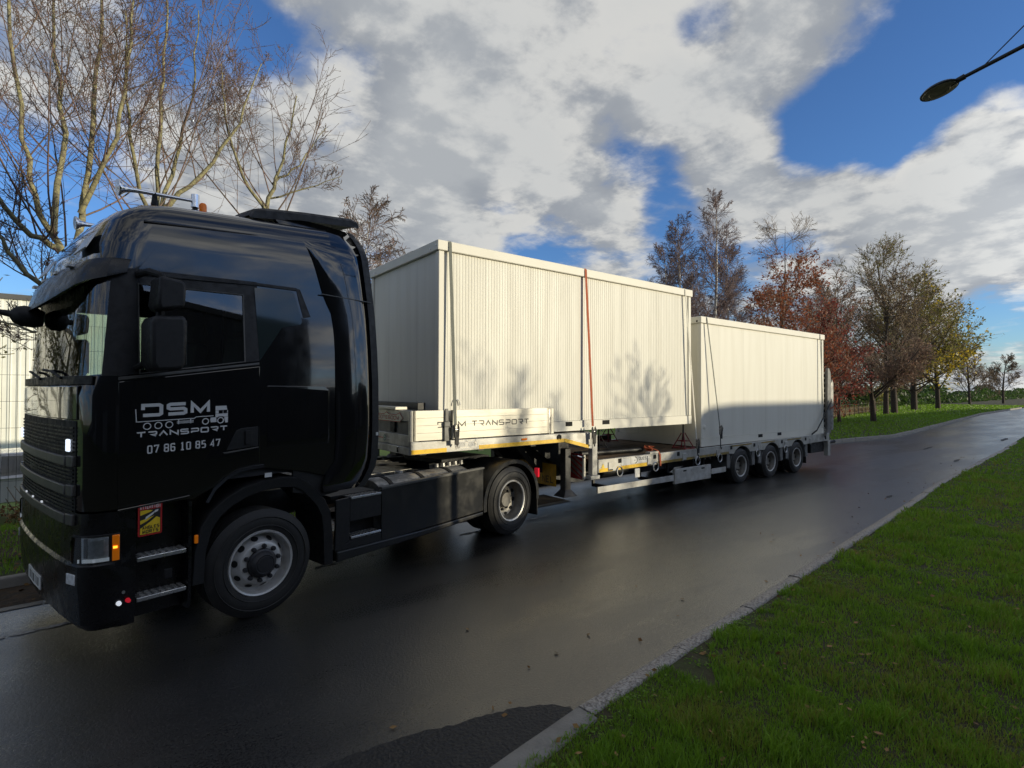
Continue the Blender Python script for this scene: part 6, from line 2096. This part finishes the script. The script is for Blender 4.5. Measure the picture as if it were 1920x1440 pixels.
# ------------------------------------------------------------------ site cabins
CY0 = 6.42
CL, CW, CH = 6.053, 2.44, 2.784
def cabin(name, x0, z0, label, rib, slots, seams):
    r = empty(name, (x0, CY0, z0))
    tag(r, label, 'cabin', 'white site cabins on the trailer')
    # floor frame with near-face fork pockets as dark plates painting the shade inside
    xs = sorted([0.0] + [v for s in slots for v in s] + [CL])
    ff = MB().box(0.03, CL - .03, .05, CW - .05, .0, .165).build('floor_frame', 'container_frame', r)
    for a, b_ in zip(xs[::2], xs[1::2]):
        MB().box(a + .025 if a == 0 else a, b_ - .025 if b_ == CL else b_, .022, .052, .0, .168).build('floor_rail', 'container_frame', ff)
        MB().box(a + .025 if a == 0 else a, b_ - .025 if b_ == CL else b_, CW - .052, CW - .022, .0, .168).build('floor_rail', 'container_frame', ff)
    for a, b_ in slots:
        for y0, y1 in ((.022, .052), (CW - .052, CW - .022)):
            MB().box(a, b_, y0, y1, .0, .085).build('floor_rail', 'container_frame', ff)
            MB().box(a, b_, y0, y1, .15, .168).build('floor_rail', 'container_frame', ff)
        MB().box(a - .003, b_ + .003, .0205, .06, .08, .155).build('fork_pocket', 'hole_shade', ff)
    for x in (.026, CL - .051):
        MB().box(x, x + .025, .055, CW - .055, .0, .168).build('floor_end', 'container_frame', ff)
    # roof frame
    MB().box(0, CL, 0, CW, CH - .142, CH).build('roof_frame', 'container_frame', r, bevel=.012, seg=3)
    # posts
    for x in (.028, CL - .118):
        for y in (.024, CW - .114):
            MB().box(x, x + .09, y, y + .09, .17, CH - .145).build('corner_post', 'container_frame', r, bevel=.012, seg=3)
    # side panels, profiled
    edges = [.122] + seams + [CL - .122]
    z1, z2 = .172, CH - .146
    for side in (0, 1):
        for a, b_ in zip(edges[:-1], edges[1:]):
            a, b2 = a + .0015, b_ - .0015
            n = max(1, int(round((b2 - a) / rib[0])))
            pit = (b2 - a) / n
            prof = []
            for k in range(n):
                for f, o in ((0, 1), (.12, 1), (.22, 0), (.78, 0), (.88, 1)):
                    prof.append((a + (k + f) * pit, o))
            prof.append((b2, 1))
            yb = (lambda o: .044 + rib[1] * o) if side == 0 else (lambda o: CW - .044 - rib[1] * o)
            m = MB()
            m.grid([[(x, yb(o), z) for x, o in prof] for z in (z1, z2)])
            m.build('wall_panel', 'container_white', r)
        yy = .062 if side == 0 else CW - .075
        MB().box(.12, CL - .12, yy, yy + .013, z1, z2).build('wall_core', 'container_seam', r)
    for xe, sg in ((.05, 1), (CL - .05, -1)):
        ys = [.118, .72, 1.72, CW - .118]
        for a, b_ in zip(ys[:-1], ys[1:]):
            n = max(1, int(round((b_ - a) / rib[0])))
            prof = []
            for k in range(n):
                for f, o in ((0, 1), (.12, 1), (.22, 0), (.78, 0), (.88, 1)):
                    prof.append((a + .002 + (k + f) * (b_ - a - .004) / n, o))
            prof.append((b_ - .002, 1))
            m = MB()
            m.grid([[(xe + sg * .0015 * o, y, z) for y, o in prof] for z in (z1, z2)])
            m.build('end_panel', 'container_white', r)
        MB().box(xe + (.008 if sg > 0 else -.02), xe + (.02 if sg > 0 else -.008), .1, CW - .1, z1, z2).build('wall_core', 'container_seam', r)
    return r
c1 = cabin('site_cabin', 3.597, 1.4285, 'tall-standing white ribbed site cabin on the gooseneck, nearer the truck', (.0505, .0032), [(2.45, 2.60), (3.34, 3.52)], [.833, 1.853, 2.85, 3.873, 4.903])
c2 = cabin('site_cabin', 9.947, 0.9195, 'lower white smooth-walled site cabin over the trailer wheels', (.0505, .0012), [(2.40, 2.60), (3.34, 3.54)], [.753, 1.783, 2.803, 3.813, 4.863])
for (y, z, rr) in ((.22, CH - .095, .013), (.055, CH - .075, .010), (2.2, CH - .095, .013)):
    m = MB(); m.lathe([(rr, 0), (rr, -.006), (rr * .6, -.010), (0, -.010)], (0, y, z), 'x', 10); m.build('bolt', 'chrome', c1, smooth=True)
m = MB(); m.lathe([(.022, -.001), (0, -.0015)], (0, .10, CH - .10), 'x', 14); m.build('lifting_eye', 'hole_shade', c2)
m = MB(); m.lathe([(.05, .0), (.05, -.012), (.04, -.018), (0, -.018)], (.16, .036, .42), 'y', 18); m.build('plug_cover', 'container_frame', c2, smooth=True)
m = MB(); m.tube([(.33 + .055 * math.cos(R(a)), .02, .46 + .09 * math.sin(R(a))) for a in range(0, 181, 15)], .009, 6); m.build('hinge_loop', 'decal_white', c1, smooth=True)

# ------------------------------------------------------------------ lashing straps, ratchets
def ribbon(mb, pts, w, t=.0025):
    """flat webbing; width runs along x"""
    n = len(pts)
    vs = []
    for i, p in enumerate(pts):
        p = Vector(p)
        a, b_ = Vector(pts[max(0, i - 1)]), Vector(pts[min(n - 1, i + 1)])
        tg = (b_ - a).normalized()
        nn = Vector((1, 0, 0)).cross(tg)
        nn = nn.normalized() * t if nn.length > 1e-6 else Vector((0, -t, 0))
        wx = Vector((w / 2, 0, 0))
        wx = (wx - tg * wx.dot(tg))
        wx = wx.normalized() * (w / 2)
        vs += [p - wx - nn, p + wx - nn, p + wx + nn, p - wx + nn]
    fs = []
    for i in range(n - 1):
        for k in range(4):
            fs.append((4 * i + k, 4 * i + (k + 1) % 4, 4 * i + 4 + (k + 1) % 4, 4 * i + 4 + k))
    fs += [(0, 1, 2, 3), (4 * n - 1, 4 * n - 2, 4 * n - 3, 4 * n - 4)]
    mb.add(vs, fs)
def strap(label, top, bottom, roof_z, mat, rat_z, hook, w=.05, xtop2=None, group='straps lashing the cabins'):
    """from the hook on the near side up over the roof to the far side"""
    r = empty('lashing_strap', (bottom[0], bottom[1], bottom[2]))
    tag(r, label, 'strap', group)
    O = Vector(r.location)
    xt2 = xtop2 if xtop2 is not None else top
    m = MB()
    fy = CY0 + CW
    pts = [(bottom[0], bottom[1], bottom[2]), (top + (bottom[0] - top) * .5, (bottom[1] + CY0 - .004) / 2 - .004, (bottom[2] + roof_z - .03) / 2), (top, CY0 - .006, roof_z - .02), (top, CY0 + .012, roof_z + .004),
           ((top + xt2) / 2, CY0 + CW / 2, roof_z + .006), (xt2, fy - .012, roof_z + .004), (xt2, fy + .006, roof_z - .02), (bottom[0], mir(bottom[1]), bottom[2])]
    ribbon(m, [Vector(p) - O for p in pts], w)
    m.build('webbing', mat, r)
    # ratchet
    x, y = bottom[0], bottom[1] - .018
    z = rat_z
    q = MB()
    for dx in (-.035, .032):
        q.prism([(y - .03, z - .10), (y + .012, z - .12), (y + .016, z + .07), (y - .012, z + .10), (y - .045, z + .03)], x + dx, x + dx + .004, 'x')
    q.v = [tuple(Vector(p) - O) for p in q.v]
    rt_ = q.build('ratchet', 'dull_steel', r, bevel=.0015)
    q = MB().tube([Vector((x - .045, y - .008, z + .01)) - O, Vector((x + .045, y - .008, z + .01)) - O], .016, 10)
    q.build('spool', 'aluminium', rt_, smooth=True)
    q = MB()
    q.prism([(y - .035, z - .01), (y - .02, z - .01), (y - .012, z - .20), (y - .03, z - .20)], x - .032, x + .032, 'x')
    q.v = [tuple(Vector(p) - O) for p in q.v]
    q.build('lever', 'matt_black', rt_, bevel=.004)
    q = MB().tube([Vector((x, y, z - .10)) - O, Vector((x, y - .004, hook + .05)) - O, Vector((x + .02, y - .005, hook)) - O, Vector((x + .035, y, hook + .03)) - O], .011, 7)
    q.build('hook', 'dark_steel', rt_, smooth=True)
    return r
RZ1, RZ2 = 1.4285 + CH, .9195 + CH
s1_ = strap('grey lashing strap with ratchet at the truck end of the ribbed cabin', 3.79, (3.825, NY - .055, 1.62), RZ1, 'strap_grey', 1.55, 1.33)
strap('orange lashing strap over the middle of the ribbed cabin', 6.49, (6.56, NY - .055, 1.50), RZ1, 'strap_orange', 1.40, 1.16)
strap('grey lashing strap at the rear end of the ribbed cabin', 9.375, (9.62, NY - .05, 1.10), RZ1, 'strap_white', 1.03, .76, w=.04)
strap('thin dark lashing strap at the front end of the smooth cabin', 10.15, (10.47, NY - .055, 1.36), RZ2, 'strap_grey', 1.28, .86, w=.032)
strap('pale lashing strap at the rear end of the smooth cabin', 15.68, (15.74, NY - .02, 1.02), RZ2, 'strap_grey', .98, .80, w=.035)
# a second, shorter grey ratchet tail beside the first one on the board
m = MB()
m.box(3.66, 3.75, NY - .045, NY - .01, 1.60, 1.67); m.box(3.68, 3.73, NY - .03, NY - .012, 1.67, 1.85); m.box(3.665, 3.745, NY - .035, NY - .012, 1.40, 1.60)
o = m.build('spare_ratchet', 'trailer_dark_grey', None, bevel=.006)
tag(o, 'black ratchet buckle with strap tail on the side board left of the lettering', 'ratchet')
# black hold-down strap at the rear corner of the smooth cabin
m = MB()
ribbon(m, [(15.0, NY - .01, .95), (15.3, NY - .02, 1.05), (15.75, NY - .02, 1.42), (16.3, NY + .0, 1.85)], .05)
tag(m.build('tie_down_strap', 'matt_black'), 'black strap running diagonally from the smooth cabin to the ramps', 'strap')
m = MB()
ribbon(m, [(16.25, NY + .02, 1.62), (16.5, NY - .02, 1.70), (16.62, NY - .03, 1.92), (16.66, NY - .03, 1.45)], .05)
tag(m.build('tie_down_strap', 'strap_orange'), 'short orange strap knotted round the folded ramps', 'strap')

# stands and loose gear on the deck
def axle_stand(loc, h, mat, label, w=.16):
    r = empty('support_stand', loc)
    tag(r, label, 'stand', 'support stands under the ribbed cabin')
    b0 = MB()
    hb = h * .62
    for sx in (-1, 1):
        for sy in (-1, 1):
            b0.tube([(sx * w, sy * w, 0), (sx * .025, sy * .025, hb)], .012, 6)
    for z, k in ((.02, 1.0), (hb * .5, .55)):
        a = w * k
        for p, q in (((-a, -a), (a, -a)), ((a, -a), (a, a)), ((a, a), (-a, a)), ((-a, a), (-a, -a))):
            b0.tube([(*p, z), (*q, z)], .010, 6)
    b0.build('legs', mat, r, smooth=True)
    MB().tube([(0, 0, hb * .55), (0, 0, h - .012)], .017, 10).build('ratchet_column', 'dark_steel', r, smooth=True)
    MB().box(-.05, .05, -.03, .03, h - .02, h).build('saddle', 'dark_steel', r, bevel=.004)
    return r
axle_stand((9.56, 6.60, .897), 1.4285 - .897, 'jack_red', 'red steel axle stand under the rear corner of the ribbed cabin')
axle_stand((7.42, 6.98, .897), 1.4285 - .897, 'matt_black', 'black steel stand under the ribbed cabin just behind the gooseneck')
axle_stand((9.52, 8.65, .897), 1.4285 - .897, 'jack_red', 'red axle stand at the far rear corner of the ribbed cabin')
for k, (x0, x1, y, z, rr, mat) in enumerate(((6.85, 8.35, 6.78, .95, .05, 'dark_steel'), (6.85, 8.1, 6.93, .94, .042, 'matt_black'))):
    m = MB().tube([(x0, y + .12, z), (x1, y - .06, z)], rr, 10)
    tag(m.build('steel_bar', mat, smooth=True, angle=50), ('grey steel bar lying on the low deck behind the post', 'black steel bar lying on the low deck, further from the edge')[k], 'bar', 'bars on the low deck')
m = MB()
random.seed(2)
p = Vector((8.42, 6.56, .93))
for q in range(4):
    pts = [p + Vector((random.uniform(-.12, .12), random.uniform(-.06, .10), random.uniform(-.02, .10))) for _ in range(7)]
    ribbon(m, pts, .04)
ribbon(m, [(8.40, 6.50, .99), (8.44, 6.40, .95), (8.45, NY - .02, .88), (8.46, NY - .025, .66)], .045)
tag(m.build('orange_strap_bundle', 'strap_orange'), 'tangled orange strap hanging over the low deck edge', 'strap')
tag(MB().box(8.16, 8.42, NY - .01, NY + .10, .905, .94).build('wooden_block', 'sideboard', bevel=.006), 'pale wooden block on the edge of the low deck', 'block')

# ------------------------------------------------------------------ street lamp at the upper right
K = .76
lp = empty('street_lamp', (10.7 * K, .05 * K, .02))
tag(lp, 'dark street lamp with oval head on a long braced arm', 'street lamp')
pmat('lamp_dark', (0.03, 0.032, 0.03), 0.45, 0.3, var=.2, scale=6)
pmat('lamp_glass', (0.16, 0.16, 0.12), 0.25, var=.3, scale=6)
ZA = lambda z: EYE.z + (z - EYE.z) * K - .02
m = MB().tube([(0, 0, 0), (0, 0, 1.2), (0, 0, 1.25), (0, 0, ZA(8.9))], [.09, .08, .06, .045], 14)
m.build('pole', 'lamp_dark', lp, smooth=True)
MB().tube([(0, 0, ZA(7.52)), (0, 2.22 * K, ZA(7.08))], [.028, .022], 10).build('arm', 'lamp_dark', lp, smooth=True)
MB().tube([(0, 0, ZA(8.75)), (0, 1.95 * K, ZA(7.14))], .007, 8).build('stay_rod', 'lamp_dark', lp, smooth=True)
hd_ = MB()
rws = []
n = 24
for rr, zt in ((0.02, .085), (.5, .075), (.82, .045), (1.0, .0), (.985, -.015), (.90, -.018)):
    rws.append([(.27 * rr * math.cos(2 * math.pi * k / n), .31 * rr * math.sin(2 * math.pi * k / n), zt) for k in range(n)])
hd_.grid(rws, closed=True)
hd_.add(rws[0], [tuple(range(n))])
head = hd_.build('lamp_head', 'lamp_dark', lp, smooth=True, angle=50)
head.location = (0, 2.49 * K, ZA(7.02))
head.scale = (.9 * K, .84 * K, .9 * K)
head.rotation_euler = (R(-11), 0, 0)
g_ = MB()
rws = [[(.27 * rr * math.cos(2 * math.pi * k / n), .31 * rr * math.sin(2 * math.pi * k / n), zt) for k in range(n)] for rr, zt in ((.90, -.016), (.86, -.03), (.55, -.034), (.52, -.028), (.02, -.03))]
g_.grid(rws, closed=True)
g_.add(rws[-1], [tuple(range(n))])
g_.build('lamp_cover', 'lamp_glass', head, smooth=True, angle=30)
MB().tube([(0, 2.16 * K, ZA(7.095)), (0, 2.34 * K, ZA(7.05))], [.034, .03], 10).build('arm_collar', 'lamp_dark', lp, smooth=True)
